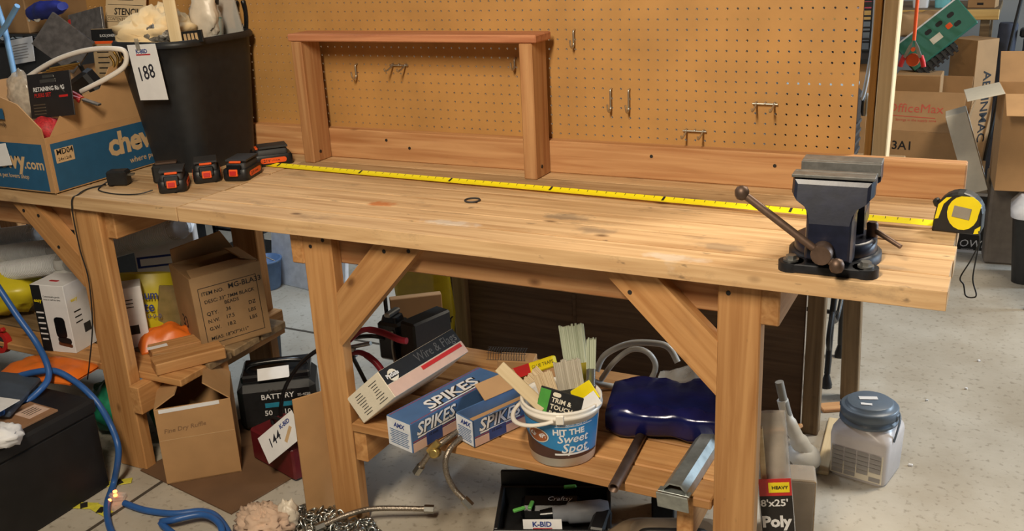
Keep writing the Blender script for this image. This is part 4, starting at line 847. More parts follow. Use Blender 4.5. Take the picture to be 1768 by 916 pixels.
# ================================================================== main bench shelf
SPB = plain('spike_box_blue', srgb(70, 104, 150), .5, var=.08); SPP = plain('spike_box_pink', srgb(206, 172, 156), .6, var=.05); CRM = plain('cream_card', srgb(222, 214, 196), .65, var=.04)
LPUR = plain('box_trim_red', srgb(150, 60, 70), .6)
def spikes(corner, yaw, Lg, Wd, H, lab, open_=False):
    """long carton: end face toward -Y local, long axis +Y local"""
    if open_:
        t = empty('spike_carton', corner, (0, 0, math.radians(yaw)), lab, 'box', 'spike cartons on the lower shelf'); m_ = MB(); th = .003
        m_.box(Wd, Lg, th, c=(Wd/2, Lg/2, th/2), b=.0005).box(Wd, th, H, c=(Wd/2, th/2, H/2), b=.0005).box(Wd, th, H, c=(Wd/2, Lg-th/2, H/2), b=.0005).box(th, Lg, H, c=(th/2, Lg/2, H/2), b=.0005).box(th, Lg, H, c=(Wd-th/2, Lg/2, H/2), b=.0005)
        m_.build('body', SPB, t)
        MB().box(Wd-.007, Lg*.9, .002, c=(Wd/2, Lg/2, H*.55), b=.0003).build('inner_tray', CARD, t)
        f = MB().box(Lg*.72, .055, .0025, b=.0005).build('flap', SPB, t, lr(Wd+.022, Lg*.55, H+.012, 0, 0, 90) @ lr(-.0, 0, 0, -35, 0, 0)); text('SPIKES', .03, WHITE, f, lr(-.11, -.01, .0015), bold=.05, shear=.25)
        MB().box(Lg*.5, .05, .0025, b=.0005).build('flap', CARD, t, lr(-.015, Lg*.6, H+.015, 0, 0, 90) @ lr(0, 0, 0, 40, 0, 0))
    else:
        t = empty('spike_carton', corner, (0, 0, math.radians(yaw)), lab, 'box', 'spike cartons on the lower shelf')
        MB().box(Wd, Lg, H, c=(Wd/2, Lg/2, H/2), b=.0015).build('body', SPB, t)
        T = lr(Wd/2, Lg/2, H, 0, 0, 90)
        text('SPIKES', .042, INK, t, T @ lr(-.082, -.028, .0004), bold=.07, shear=.25, sx=1.1); text('SPIKES', .042, WHITE, t, T @ lr(-.085, -.026, .0008), bold=.03, shear=.25, sx=1.1)
        MB().box(.2, .004, .0005, b=.0001).build('underline', WHITE, t, T @ lr(.01, -.034, .0006)); MB().box(Lg*.98, .002, .0005, b=.0001).build('trim_line', LPUR, t, T @ lr(0, -.041, .0003)); MB().box(Lg*.98, .002, .0005, b=.0001).build('trim_line', LPUR, t, T @ lr(0, .036, .0003))
    E_ = lr(0, 0, 0, 90); S_ = lr(Wd, 0, 0, 90, 0, 90)
    p = decal('end_label', Wd-.004, H-.004, plain('white_end', srgb(214, 218, 226), .6) if 'white_end' not in bpy.data.materials else bpy.data.materials['white_end'], t, E_ @ lr(Wd/2, H/2, .0002))
    text('AMX', .012, KBLUE, p, lr(-Wd*.2, H*.22, .001), bold=.05, shear=.2)
    for k in range(8): MB().box(Wd*(.78-.06*(k % 3)), .0022, .0003, b=.00005).build('print_line', SPB, p, lr(0, H*(.1-.065*k), .001))
    s = decal('side_print', Lg*.98, H*.30, SPP, t, S_ @ lr(Lg/2, H*.16, .0002))
    decal('blue_square', .055, H*.42, plain('deep_blue', srgb(44, 66, 122), .6) if 'deep_blue' not in bpy.data.materials else bpy.data.materials['deep_blue'], t, S_ @ lr(.075, H*.24, .0008)); text('10 inch', .008, INK, t, S_ @ lr(.055, H*.3, .002))
    text('SPIKES', .032, INK, t, S_ @ lr(.018, H*.50, .0006), bold=.07, shear=.25, sx=1.05); text('SPIKES', .032, WHITE, t, S_ @ lr(.016, H*.52, .0012), bold=.03, shear=.25, sx=1.05)
    MB().box(.13, .004, .0005, b=.0001).build('underline', WHITE, t, S_ @ lr(.085, H*.45, .0012)); MB().box(Lg*.98, .002, .0005, b=.0001).build('trim_line', LPUR, t, S_ @ lr(Lg/2, H*.36, .0008))
    return t
spikes((-.164, -.675, .318), -14, .335, .086, .08, 'closed blue spikes carton jutting over the shelf edge under wire box')
spikes((-.018, -.588, .318), -22, .26, .068, .072, 'open blue spikes carton beside the ice cream pail', True)
# wire and flags box, propped on its edge
th = math.radians(41); ax = Vector((math.cos(th), 0, math.sin(th))); az = Vector((-math.sin(th), 0, math.cos(th))); ay = Vector((.12, .99, 0)).normalized(); ax = (ax - ay*ax.dot(ay)).normalized(); az = ax.cross(ay)
wf = empty('wire_flag_box', label='black and cream wire and flags box propped tilted on a carton', cat='box'); mx = Matrix.Identity(4); o0 = Vector((-.282, -.615, .320))
for i in range(3): mx[i][0] = ax[i]; mx[i][1] = ay[i]; mx[i][2] = az[i]; mx[i][3] = o0[i]
wf.matrix_world = mx; WL, WW, WH = .31, .158, .078
MB().box(WW, WL, WH, c=(WW/2, WL/2, WH/2), b=.0015).build('body', CRM, wf)
S_ = lr(WW, 0, 0, 90, 0, 90); E_ = lr(0, 0, 0, 90)
decal('black_band', WL-.002, WH*.52, BLACK, wf, S_ @ lr(WL/2, WH*.73, .0002)); text('Wire & Flags', .026, STEEL, wf, S_ @ lr(.13, WH*.58, .0012), sx=.9)
decal('pink_band', WL-.002, WH*.44, SPP, wf, S_ @ lr(WL/2, WH*.23, .0002)); decal('red_ribbon', .17, .011, RED, wf, S_ @ lr(.215, WH*.35, .0012)); decal('logo_ring', .034, .034, CRM, wf, S_ @ lr(.035, WH*.66, .0008), r=.0165); decal('logo_core', .026, .014, INK, wf, S_ @ lr(.035, WH*.66, .0016)); text('PetSafe', .011, WHITE, wf, S_ @ lr(.010, WH*.62, .0026), bold=.04)
for k in range(16):
    w_ = random.uniform(.02, .04); decal('print_line', w_, .0016, DARK, wf, E_ @ lr(.045+.07*(k // 8), .012+.0075*(k % 8), .0002))
# ---- ice cream pail
PAILW = plain('pail_white', srgb(228, 222, 212), .35, var=.03)
pb = empty('ice_cream_pail', (.250, -.543, SH), (0, 0, math.radians(22)), 'white ice cream pail with blue printed label and bail handle, full of brushes', 'pail')
R0, R1, PH = .078, .094, .152
MB().lathe([(R0-.006, 0), (R0, .003), (R1-.003, PH-.022), (R1+.001, PH-.022), (R1+.004, PH-.018), (R1+.004, PH-.012), (R1, PH-.010), (R1+.003, PH-.006), (R1+.003, PH), (R1-.002, PH), (R1-.006, PH-.01), (R0-.004, .006), (.001, .006)], 40).build('body', PAILW, pb)
def rad(z): return R0 + (R1-.003-R0)*(z-.003)/(PH-.025)
def wrapband(name, m, a0, a1, z0, z1, off_=.0006, n=20, zf0=None, zf1=None):
    r = []
    for i in range(n+1):
        a = math.radians(a0+(a1-a0)*i/n); u = i/n; q0 = zf0(u) if zf0 else z0; q1 = zf1(u) if zf1 else z1
        r.append([((rad(q)+off_)*math.sin(a), -(rad(q)+off_)*math.cos(a), q) for q in (q0, q0+(q1-q0)*.5, q1)])
    m_ = MB(); V = [p for q in r for p in q]; m_.add(V, [(i*3+j, (i+1)*3+j, (i+1)*3+j+1, i*3+j+1) for i in range(n) for j in range(2)], 0, True)
    return m_.build(name, m, pb)
def wraptext(s, h, m, a, z, name='lettering', **k):
    o = text(s, h, m, pb, Matrix.Identity(4), name=name, **k); sx = k.get('sx', 1)
    for v in o.data.vertices:
        x, y = v.co.x*sx, v.co.y; q = z+y; R = rad(q)+.0014+v.co.z; b_ = math.radians(a)+x/R; v.co = (R*math.sin(b_), -R*math.cos(b_), q)
    o.matrix_local = Matrix.Identity(4); return o
LB = plain('label_blue', srgb(40, 128, 186), .4, var=.15, scale=12); LBR = plain('label_brown', srgb(70, 42, 34), .4, var=.3, scale=18)
wrapband('label_blue', LB, -78, 74, .026, .118)
wrapband('label_brown', LBR, -78, 74, .026, .06, .001, zf1=lambda u: .030+.048*(1-u)**1.4)
def wrapoval(name, m, a, z, rw, rh, off_):
    V = [(0, 0)] + [(rw*math.cos(q), rh*math.sin(q)) for q in [2*math.pi*k/24 for k in range(24)]]; P = []
    for x, y in V: R = rad(z+y)+off_; b_ = math.radians(a)+x/R; P.append((R*math.sin(b_), -R*math.cos(b_), z+y))
    m_ = MB(); m_.add(P, [(0, 1+k, 1+(k+1) % 24) for k in range(24)], 0, True); return m_.build(name, m, pb)
wrapoval('oval_rim', CRM, -38, .084, .030, .019, .0015); wrapoval('oval_badge', plain('badge_brown', srgb(150, 84, 46), .4), -38, .084, .0275, .0165, .002)
for s, h, a, z, kw in (('KEMPS', .013, -54, .079, dict(bold=.03)), ('HIT THE', .015, -12, .092, dict(bold=.05)), ('Sweet', .022, -6, .070, dict(bold=.02, shear=.25)), ('Spot', .025, 0, .043, dict(bold=.02, shear=.25)), ('ICE CREAM CO. SINCE 1914', .0045, -6, .116, dict())): wraptext(s, h, WHITE, a, z, **kw)
wrapband('white_ribbon', WHITE, -10, 50, .036, .041, .0014); wrapband('white_ribbon', WHITE, -8, 52, .113, .1145, .0014)
arc = []
for i in range(19):
    t_ = i/18; a = math.radians(262 - 164*t_); q = math.sin(math.pi*t_); arc.append(((R1+.007+.016*q)*math.cos(a), (R1+.007+.012*q)*math.sin(a), PH-.018-.034*q))
MB().tube(arc, .0042, 8, flat=1.4).build('bail_handle', PAILW, pb)
MB().box(.018, .006, .022, lr(.0, -R1-.004, PH-.016, 0, 0, 0), .002).build('ear', PAILW, pb)
# ---- what the pail holds
BR_TAN = wood('bristle_tan', srgb(170, 142, 104), srgb(226, 206, 172), False, gscale=9); BR_GREY = wood('bristle_grey', srgb(158, 148, 130), srgb(216, 208, 192), False, gscale=9); BR_GREEN = wood('bristle_green', srgb(138, 148, 124), srgb(196, 202, 182), False, gscale=9)
def brush(A, B, w, th_, mb_, mf, mh, lab, frac=(.45, .62), side=None):
    """A handle end (in the pail), B bristle tip"""
    A = Vector(A); B = Vector(B); d = B-A; L = d.length; side = side or (CAM_P-A); 
    t = empty('paint_brush', label=lab, cat='brush', group='brushes in the pail'); t.matrix_world = frame(A, d, Vector(side).cross(d))   # local X along the brush, Z out of its flat face
    f0, f1 = frac; f0 *= L; f1 *= L
    def ring(x, w_, t_): return [(x, a, b) for a, b in rrect(w_, t_, min(w_, t_)*.45, 3)]
    MB().loft([ring(0, w*.25, th_*.5), ring(f0*.5, w*.22, th_*.6), ring(f0, w*.7, th_*.8)]).build('handle', mh, t)
    MB().loft([ring(f0-.003, w*.98, th_), ring(f1, w*1.0, th_*1.02)]).build('ferrule', mf, t)
    m_ = MB(); n = 14; rr_ = random.Random(int(w*1e4))
    for k in range(n):
        y0 = (k/(n-1)-.5)*w*.92; e = rr_.uniform(-.025, .015)*L; m_.box(L-f1+e+.004, w/n*1.25, th_*.75, lr((f1+L+e)/2, y0*1.02, rr_.uniform(-.0012, .0012), 0, 0, y0*40), .001)
    o = m_.build('bristles', mb_, t); o['kind'] = 'stuff'; return t
Y0 = -.50
brush(at(1003, 690, y=-.47), at(986, 562, y=-.44), .058, .014, BR_GREEN, plain('ferrule_yellow', srgb(176, 160, 60), .4, .5), WOODPALE, 'tallest paint brush with greenish bristles in the pail', (.28, .5))
brush(at(1019, 715, y=-.50), at(1021, 585, y=-.46), .022, .018, BR_GREEN, STEEL, RED, 'slim round paint brush with red handle in the pail', (.40, .62))
brush(at(998, 735, y=-.54), at(978, 622, y=-.52), .062, .013, BR_GREY, STEEL, WOODPALE, 'broad stiff paint brush with grey bristles and shiny ferrule', (.32, .58))
brush(at(968, 735, y=-.55), at(936, 645, y=-.53), .045, .012, BR_TAN, BLACK, BLACK, 'cream paint brush leaning over behind the roller card', (.2, .36))
brush(at(968, 700, y=-.47), at(915, 645, y=-.45), .05, .012, BR_TAN, BLACK, BLACK, 'tan paint brush lying lowest behind the others', (.2, .36))
o = board('stir_stick', WOODPALE, None, at(940, 705, y=-.58), at(862, 632, y=-.575), .030, .006, up=(.45, -.85, .35)); tag(o, 'flat wooden stir stick slanting out of the pail', 'stick')
o, w, h = slab('roller_package', BLACK, at(912, 712, y=-.590), at(985, 735, y=-.575), at(946, 668, y=-.565), .006, b=.002); tag(o, 'black and green trim roller package in the pail', 'package')
text('TRIM &', .011, CRM, o, lr(-w*.2, h*.1, .0036), bold=.03); text('TOUCH-UP', .011, CRM, o, lr(-w*.2, -h*.12, .0036), bold=.03); text('ROLLER', .011, CRM, o, lr(-w*.2, -h*.34, .0036), bold=.03)
decal('green_end', w*.24, h*.9, plain('fresh_green', srgb(72, 150, 60), .5), o, lr(-w*.37, 0, .0031)); decal('logo_oval', .02, .01, CRM, o, lr(-w*.1, h*.36, .0033), r=.0048)
o, w, h = slab('yellow_card', YEL, at(986, 715, y=-.54), at(1024, 692, y=-.54), at(990, 672, y=-.535), .003); tag(o, 'yellow card stuck upright among the brushes', 'card')
o, w, h = slab('white_card', WHITE, at(1004, 722, y=-.565), at(1034, 700, y=-.555), at(1000, 692, y=-.555), .003); tag(o, 'white card scrap at the pail rim over a yellow one', 'card')
# red and yellow packet, clear hose, blue wrapped bundle
o, w, h = slab('colour_packet', YEL, at(888, 655, y=-.33), at(960, 632, y=-.33), at(885, 636, y=-.32), .02, b=.003); tag(o, 'red and yellow printed packet lying behind the pail', 'packet'); decal('red_half', w*.45, h*.98, RED, o, lr(-w*.27, 0, .0102)); text('GLUE TRAPS', .009, INK, o, lr(0, -h*.12, .0105))
HOSEC = plain('clear_grey_hose', srgb(176, 176, 172), .3, var=.08)
hp = spline([at(1030, 640, y=-.2), at(1045, 612, y=-.18), at(1085, 593, y=-.16), at(1130, 592, y=-.15), at(1155, 600, y=-.15), at(1170, 625, y=-.16)], 6)
hp2 = spline([at(1038, 655, y=-.2), at(1060, 625, y=-.2), at(1090, 603, y=-.2), at(1118, 608, y=-.2), at(1132, 632, y=-.19), at(1118, 660, y=-.18), at(1085, 668, y=-.18), at(1045, 664, y=-.2), at(1020, 655, y=-.22)], 6)
tag(MB().tube(hp, .0085, 10).build('clear_hose', HOSEC), 'grey translucent hose arching over a second coil behind the pail', 'hose'); tag(MB().tube(hp2, .0075, 10).build('clear_hose', HOSEC), 'thinner grey translucent hose coiled in a loop behind the pail', 'hose')
BLU = plain('blue_film', srgb(16, 20, 70), .2, .1, .4, 14, .3)
def bundle(name, m, A, B, ry, rz, lab, cat, seed=0, n=22, k=20, amp=.25):
    A = Vector(A); B = Vector(B); d = B-A; rings = []
    for i in range(n+1):
        t = i/n; s = min(1, (math.sin(math.pi*(.06+.88*t)))**.35); p = d*t
        rings.append([(p.x, p.y + ry*s*math.cos(q)*(1+amp*NZ.noise(Vector((t*5, q, seed)))), max(.001, rz + p.z + rz*s*math.sin(q)*(1+amp*NZ.noise(Vector((t*6+3, q*1.5, seed))))*(1-.35*t))) for q in [2*math.pi*j/k for j in range(k)]])
    o = MB().loft(rings).build(name, m, None, Matrix.Translation(A)); return tag(o, lab, cat)
def folded(name, m, c, L, D, H, yaw, lab, cat, seed=0, n=18, k=28):
    '''film-wrapped flat pack: soft-cornered slab with creases'''
    rings = []
    for i in range(n+1):
        t = i/n; e = min(1, 8*t, 8*(1-t))**.5; ring = []
        for j in range(k):
            q = 2*math.pi*j/k; cs, sn = math.cos(q), math.sin(q); yy = abs(cs)**.35*math.copysign(1, cs); zz = abs(sn)**.45*math.copysign(1, sn)
            nz = NZ.noise(Vector((t*7, q*1.2, seed))) + .6*abs(NZ.noise(Vector((t*16, q*2.5, seed+4))))
            ring.append(((t-.5)*L*(1+.03*NZ.noise(Vector((q, seed, 2)))), D/2*yy*(.9+.1*e)*(1+.06*nz), max(.0005, H/2+H/2*zz*(.7+.3*e)*(1+.22*nz)*(1+.35*(yy*.5)*(t)))))
        rings.append(ring)
    return tag(MB().loft(rings).build(name, m, None, lr(*c, 0, 0, yaw)), lab, cat)
folded('blue_wrapped_bundle', BLU, (.462, -.318, SH), .33, .20, .085, 12, 'dark blue plastic wrapped bundle on the lower shelf', 'bundle', 2)
bundle('clear_film_wad', CLEAR, (.38, -.20, SH), (.60, -.16, SH), .07, .05, 'crumpled clear film wad behind the blue bundle', 'film', 7, amp=.5)
# pipe and galvanised channel
A = Vector((.428, -.668, SH+.012)); B = Vector((.404, -.40, SH+.012)); pm = MB(); dq = (B-A).to_track_quat('Z', 'Y').to_matrix().to_4x4(); dq.translation = A
pm.lathe([(.0122, 0), (.0122, .27), (.0098, .27), (.0098, 0), (.0122, 0)], 16, cap=(False, False), mx=dq); tag(pm.build('steel_pipe', RUST), 'short rusty steel pipe jutting over the lower shelf edge', 'pipe')
GALV = plain('galvanised', srgb(160, 166, 164), .4, .75, .2, 40)
gc = empty('galvanised_bracket', (.560, -.66, SH), (0, 0, math.radians(-1)), 'galvanised channel bracket with bent end plate on the shelf', 'bracket')
cs = [(-.030, 0), (-.027, .022), (-.014, .036), (.014, .036), (.027, .022), (.030, 0), (.026, 0), (.0235, .019), (.012, .032), (-.012, .032), (-.0235, .019), (-.026, 0)]
MB().prism([(x, z) for x, z in cs], .34, mx=lr(0, .19, .001)).build('channel', GALV, gc)
MB().box(.072, .004, .044, lr(-.002, .012, -.004, 14, 0, 0), .001).build('end_plate', GALV, gc); MB().box(.072, .02, .003, lr(-.002, .026, .014), .0008).build('end_fold', GALV, gc)
# braided connectors hanging off the shelf edge
connector('water_connector', [(.02, -.45, SH+.01), (.0, -.58, SH+.012), (-.012, -.645, .31), (-.012, -.662, .27), (.005, -.662, .225), (.034, -.66, .195)], .0072, 'braided water connector drooping from the shelf edge')
t = connector('water_connector', [(.0, -.50, SH+.03), (-.02, -.60, SH+.02), (-.045, -.655, .318), (-.062, -.665, .295), (-.082, -.668, .266)], .0072, 'braided water connector with brass valve at the shelf edge')
MB().cyl((-.035, -.148, -.010), (-.056, -.163, -.035), .010, n=8).lathe([(.007, -.012), (.012, -.012), (.012, .012), (.007, .012)], 10, mx=lr(-.04, -.16, -.035, 70, 20)).build('valve', plain('brass2', srgb(186, 160, 96), .35, .8), t)
# ---- behind: bolt cutters, black hand pump, folded cartons, yellow bag
bc = empty('bolt_cutters', (-.40, -.42, SH), label='red-handled bolt cutters standing behind the vise bench leg', cat='cutters')
DRED = plain('dark_red_grip', srgb(138, 26, 44), .4, var=.1)
P0 = Vector((-.40, -.42, SH)); 
for k, pts in enumerate(([at(598, 592, y=-.42), at(625, 570, y=-.42), at(655, 572, y=-.42), at(690, 586, y=-.42), at(702, 588, y=-.42)], [at(598, 612, y=-.42), at(622, 608, y=-.42), at(645, 622, y=-.42), at(660, 640, y=-.42), at(664, 650, y=-.42)])): MB().tube([p-P0 for p in spline(pts, 6)], [.008]*9+[.0095]*16, 8).build('handle', DRED, bc)
MB().cyl(at(600, 600, y=-.415)-P0, at(640, 592, y=-.415)-P0, .006).cyl(at(595, 622, y=-.415)-P0, at(615, 612, y=-.415)-P0, .006).box(.03, .012, .02, lr(*(at(606, 604, y=-.42)-P0)), .003).build('jaw_link', STEEL, bc)
MB().cyl(at(604, 606, y=-.42)-P0, Vector((-.005, 0, .0)), .006).build('prop_bar', BLACK, bc)
hpmp = empty('black_hand_pump', (-.44, -.22, SH), label='black tall hand pump stand behind the wire box', cat='pump')
MB().box(.075, .07, .12, c=(0, 0, .06), b=.008).stack([(rrect(.06, .05, .012), .12), (rrect(.052, .045, .012), .135)]).build('housing', BLACKS, hpmp)
MB().cyl((-.02, 0, .13), (-.028, .01, .22), .006).build('lever', BLACKS, hpmp); MB().box(.02, .06, .014, c=(0, 0, .142), b=.003).build('clamp', STEEL, hpmp)
MB().tube(spline([(.02, -.036, .10), (.022, -.044, .05), (.026, -.044, .0)], 5), .005, 8).build('spring', STEEL, hpmp)
t, F_, R_, L_, T_ = boxthing('black_case', (-.315, -.30, SH), 75, .15, .06, .15, 'plain black case standing beside the vise bench leg', BLACK, 'case', b=.006)
t, F_, R_, L_, T_ = boxthing('flat_carton', (-.515, -.12, 0), 38, .16, .03, .45, 'flattened brown carton standing behind the hand pump', CARD, b=.002); text('all', .05, INK, t, F_ @ lr(.06, .26, .0006), bold=.01)
YT = plain('yellow_translucent', srgb(196, 178, 30), .3, var=.1, alpha=.85)
yb = empty('yellow_bag', (-.60, .20, 0), (0, 0, math.radians(12)), 'tall yellow plastic bag with black lettering behind the bench', 'bag')
rings = []
for j in range(9):
    z = .0+.56*j/8; rings.append([(.105*math.cos(q)*(1+.06*math.sin(3*z*9+q)), .035*math.sin(q)*(1-.5*j/8)*(1+.2*math.sin(4*q+j)), z) for q in [2*math.pi*k/18 for k in range(18)]])
MB().loft(rings).build('body', YT, yb); text('TIDY', .022, INK, yb, lr(.045, -.036, .26, 88), bold=.05)
for k in range(5): MB().box(.035, .004, .001, b=.0002).build('print_line', INK, yb, lr(.07, -.036, .235-.014*k, 88))
# mesh offcut
wm = MB()
for k in range(15): wm.tube(spline([(-.05+.0072*k, 0, 0), (-.05+.0072*k, .012, .018), (-.048+.0072*k, .035, .022)], 3), .0008, 4)
for k in range(5): wm.tube([(-.055, .009*k, (0, .016, .021, .022, .022)[k]), (.055, .009*k, (0, .016, .021, .022, .022)[k])], .0008, 4)
o = wm.build('wire_mesh', DARK, None, lr(-.03, -.29, SH+.085, 0, 0, 15)); tag(o, 'curled scrap of dark wire mesh behind the spikes cartons', 'mesh')
bx_ = MB().box(.10, .06, .085, b=.002, base=True).build('small_carton', CARD, None, lr(-.01, -.26, SH, 0, 0, 15)); tag(bx_, 'small plain brown carton holding up the wire mesh', 'box')
# ================================================================== floor under and beside the main bench
dc = empty('drill_case', (.165, -.43, 0), (0, 0, math.radians(22)), 'open black drill case on the floor under the shelf', 'case')
MB().box(.30, .22, .012, c=(0, 0, .006), b=.003).box(.30, .012, .07, c=(0, -.104, .035), b=.004).box(.30, .012, .07, c=(0, .104, .035), b=.004).box(.012, .2, .07, c=(-.144, 0, .035), b=.004).box(.012, .2, .07, c=(.144, 0, .035), b=.004).build('tray', BLACK, dc)
MB().box(.30, .012, .045, lr(0, .118, .085, -10, 0, 0), .006).build('lid', BLACK, dc)
MB().box(.16, .06, .045, lr(-.01, .045, .04, 8), .014).build('tool_insert', BLACKS, dc); text('Craftsy', .016, WHITE, dc, lr(-.02, .035, .0665, 10), shear=.25)
FG = plain('lime_green', srgb(110, 196, 96), .4)
for x, y, rz in ((-.09, -.02, 30), (-.06, .0, 80), (.04, .09, 10)): MB().box(.034, .010, .008, lr(x, y, .075, 0, 0, rz), .003).build('green_clip', FG, dc)
dr = empty('cordless_drill', (.245, -.405, .045), (0, 0, math.radians(30)), 'grey and black cordless drill lying in the case', 'drill')
MB().lathe([(.012, -.09), (.02, -.085), (.022, -.05), (.028, -.045), (.03, .04), (.024, .06)], 16, mx=lr(0, 0, .015, 0, 90, 0)).build('motor', plain('grey_plastic', srgb(150, 154, 162), .45), dr); MB().box(.045, .10, .035, lr(.03, -.055, .012, 0, 0, -20), .012).build('grip', BLACK, dr); MB().lathe([(.013, -.12), (.016, -.10), (.018, -.088)], 12, mx=lr(0, 0, .015, 0, 90, 0)).build('chuck', BLACKS, dr)
a = at(905, 935, y=-.545); c = at(972, 935, y=-.52); e = at(903, 896, y=-.53)
o, w, h = slab('auction_tag', WHITE, a, c, e, .0012); tag(o, 'white tag with blue logo standing against the drill case', 'tag'); text('K-BID', .013, KBLUE, o, lr(-w*.26, h*.18, .0009), bold=.05, sx=1.1, name='logo'); MB().box(w*.5, .0025, .0004, b=.0001).build('logo_line', KRED, o, lr(0, h*.10, .0009))
TAN = plain('tan_plastic', srgb(128, 112, 92), .5, var=.1)
tc_ = empty('tan_tool_case', (.51, -.50, 0), (0, 0, math.radians(22)), 'tan domed tool case with black carry handle under the shelf', 'case')
MB().stack([(rrect(.34, .16, .04), 0), (rrect(.35, .17, .05), .02), (rrect(.34, .16, .06), .09), (rrect(.27, .13, .06), .125), (rrect(.2, .09, .04), .135)]).build('body', TAN, tc_)
MB().tube(spline([(-.07, -.03, .125), (-.068, -.045, .155), (0, -.048, .158), (.068, -.045, .155), (.07, -.03, .125)], 5), .012, 8).build('handle', BLACK, tc_)
o = MB().box(.06, .08, .13, b=.004, base=True).build('dark_gap_box', BLACK, None, lr(.40, -.24, 0, 0, 0, 20)); tag(o, 'small black box put in for the dark gap behind the tan case', 'box')  # black box added to stand in for the dark gap under the shelf
# poly sheeting pack
pp = empty('poly_sheeting_pack', (.772, -.468, 0), (math.radians(3), math.radians(-6), math.radians(16)), 'clear poly sheeting pack with red and black label beside the leg', 'package')
pillow(.078, .50, .05, 12).build('film', plain('poly_film', srgb(190, 182, 172), .12, var=.1, alpha=.5), pp)
pillow(.062, .44, .035, 10).build('folded_sheet', plain('poly_fold', srgb(176, 160, 142), .4, var=.15), pp)
MB().box(.012, .012, .46, c=(-.022, -.012, .24), b=.002).build('stiffener', WOODPALE, pp)
LBL = lr(0, -.0275, 0, 90)
decal('red_panel', .070, .045, RED, pp, LBL @ lr(0, 0.324)); decal('yellow_flag', .045, .026, YEL, pp, LBL @ lr(.008, 0.324, .001)); text('HEAVY', .008, INK, pp, LBL @ lr(-.008, 0.321, .003), bold=.03)
decal('black_panel', .070, .10, INK, pp, LBL @ lr(0, 0.252)); text("8'x25'", .018, WHITE, pp, LBL @ lr(-.034, 0.275, .001), bold=.03); text('Poly', .029, WHITE, pp, LBL @ lr(-.034, 0.220, .001), bold=.06, sx=.9)
decal('white_panel', .070, .08, WHITE, pp, LBL @ lr(0, 0.162))
for k in range(3):
    for j in range(2): decal('grid_square', .018, .03, INK, pp, LBL @ lr(-.022+.022*k, 0.180-.036*j, .001)); decal('grid_fill', .015, .027, WHITE, pp, LBL @ lr(-.022+.022*k, 0.180-.036*j, .002))
decal('red_corner', .02, .07, RED, pp, LBL @ lr(-.027, 0.152, .003))
t, F_, R_, L_, T_ = boxthing('clear_bag_carton', (.70, -.235, 0), 14, .095, .08, .165, 'buff carton wrapped in shiny clear film on the floor', plain('buff_carton', srgb(172, 146, 112), .6)); MB().box(.098, .083, .168, c=(.0475, .04, .084), b=.006).build('film_wrap', CLEAR, t)
# scrub brush lying on the floor
sb_ = empty('scrub_brush', (.69, .10, 0), (math.radians(14), math.radians(10), math.radians(30)), 'white and grey scrubbing brush leaning on the floor', 'brush')
MB().stack([(circ(.048, 18, .042), .012), (circ(.053, 18, .047), .03), (circ(.050, 18, .044), .055)]).build('bristles', plain('brush_grey', srgb(130, 126, 120), .8, var=.2, scale=120), sb_)
MB().lathe([(.048, .052), (.050, .060), (.042, .078), (.024, .090), (.004, .094)], 18).build('head', WHITEP, sb_)
MB().tube(spline([(0, 0, .075), (-.03, .02, .11), (-.06, .05, .15), (-.085, .07, .20)], 6), [.026]*6+[.020]*6+[.016]*7, 10).build('handle', WHITEP, sb_); MB().tube(spline([(-.06, .05, .152), (-.085, .07, .205), (-.105, .085, .25)], 6), [.014]*6+[.012]*7, 10).build('grip', plain('grip_grey', srgb(140, 138, 132), .6), sb_)
# big jar
jr = empty('plastic_jar', (.862, .185, 0), (0, 0, math.radians(-11)), 'large square clear-grey plastic jar with slate blue screw lid', 'jar')
JAR = plain('jar_plastic', srgb(206, 200, 200), .3, var=.04)
MB().stack([(rrect(.150, .150, .02), 0), (rrect(.158, .158, .024), .005), (rrect(.166, .166, .026), .125), (rrect(.162, .162, .03), .142), (rrect(.142, .142, .06), .155), (rrect(.135, .135, .065), .17)]).build('body', JAR, jr)
SLATE = plain('slate_lid', srgb(96, 110, 126), .4, var=.05)
MB().lathe([(.076, .160), (.079, .162), (.079, .169), (.073, .172), (.073, .178), (.078, .181), (.078, .203), (.074, .207), (.064, .207), (.062, .216), (.059, .218), (.001, .218)], 32).build('lid', SLATE, jr)
MB().box(.05, .018, .0008, lr(-.008, .008, .2196, 0, 0, 30), .0002).build('lid_label', WHITE, jr); MB().box(.03, .012, .0008, lr(.0, -.03, .2196, 0, 0, 20), .0002).build('lid_label', WHITE, jr)
MB().tube(spline([(.07, .03, .19), (.085, .0, .185), (.088, -.03, .16), (.084, -.04, .13)], 5), .003, 6).box(.012, .02, .02, lr(.074, 0, .185), .003).build('bail', SLATE, jr); MB().box(.012, .02, .016, lr(-.076, 0, .19), .003).build('lug', SLATE, jr)
PRN = plain('label_grey', srgb(150, 146, 144), .6); f = lr(0, -.0815, 0, 90)
p = MB().prism([(-.072, 0), (.072, 0), (.072, .085), (.04, .106), (-.04, .106), (-.072, .085)], .0006, mx=lr(0, -.0822, .012, -2.6)).build('label', CRM, jr)
for i in range(4):
    for j in range(6):
        if (i, j) in ((2, 0), (3, 1)): continue
        MB().box(.031, .011 if j % 2 else .013, .0004, b=.0001).build('text_block', PRN, p, lr(-.052+.0347*i, -.0826-.0006*j, .022+.0142*j, 87.4))
o = board('wood_scrap', WOODPALE, None, (.757, .105, .006), (.735, .44, .006), .035, .012); tag(o, 'pale wood strip lying on the floor beside the jar', 'wood')
o = board('wood_scrap', WOODLEG, None, (.55, .28, .012), (.66, .24, .06), .06, .012); tag(o, 'tan wood chip leaning before the dark panel', 'wood')
o = MB().box(.08, .05, .012, b=.003).build('wood_chip', WOOD, None, lr(.715, .52, .006, 0, 0, 30)); tag(o, 'orange wood chip on the floor by the weathered stud', 'wood')
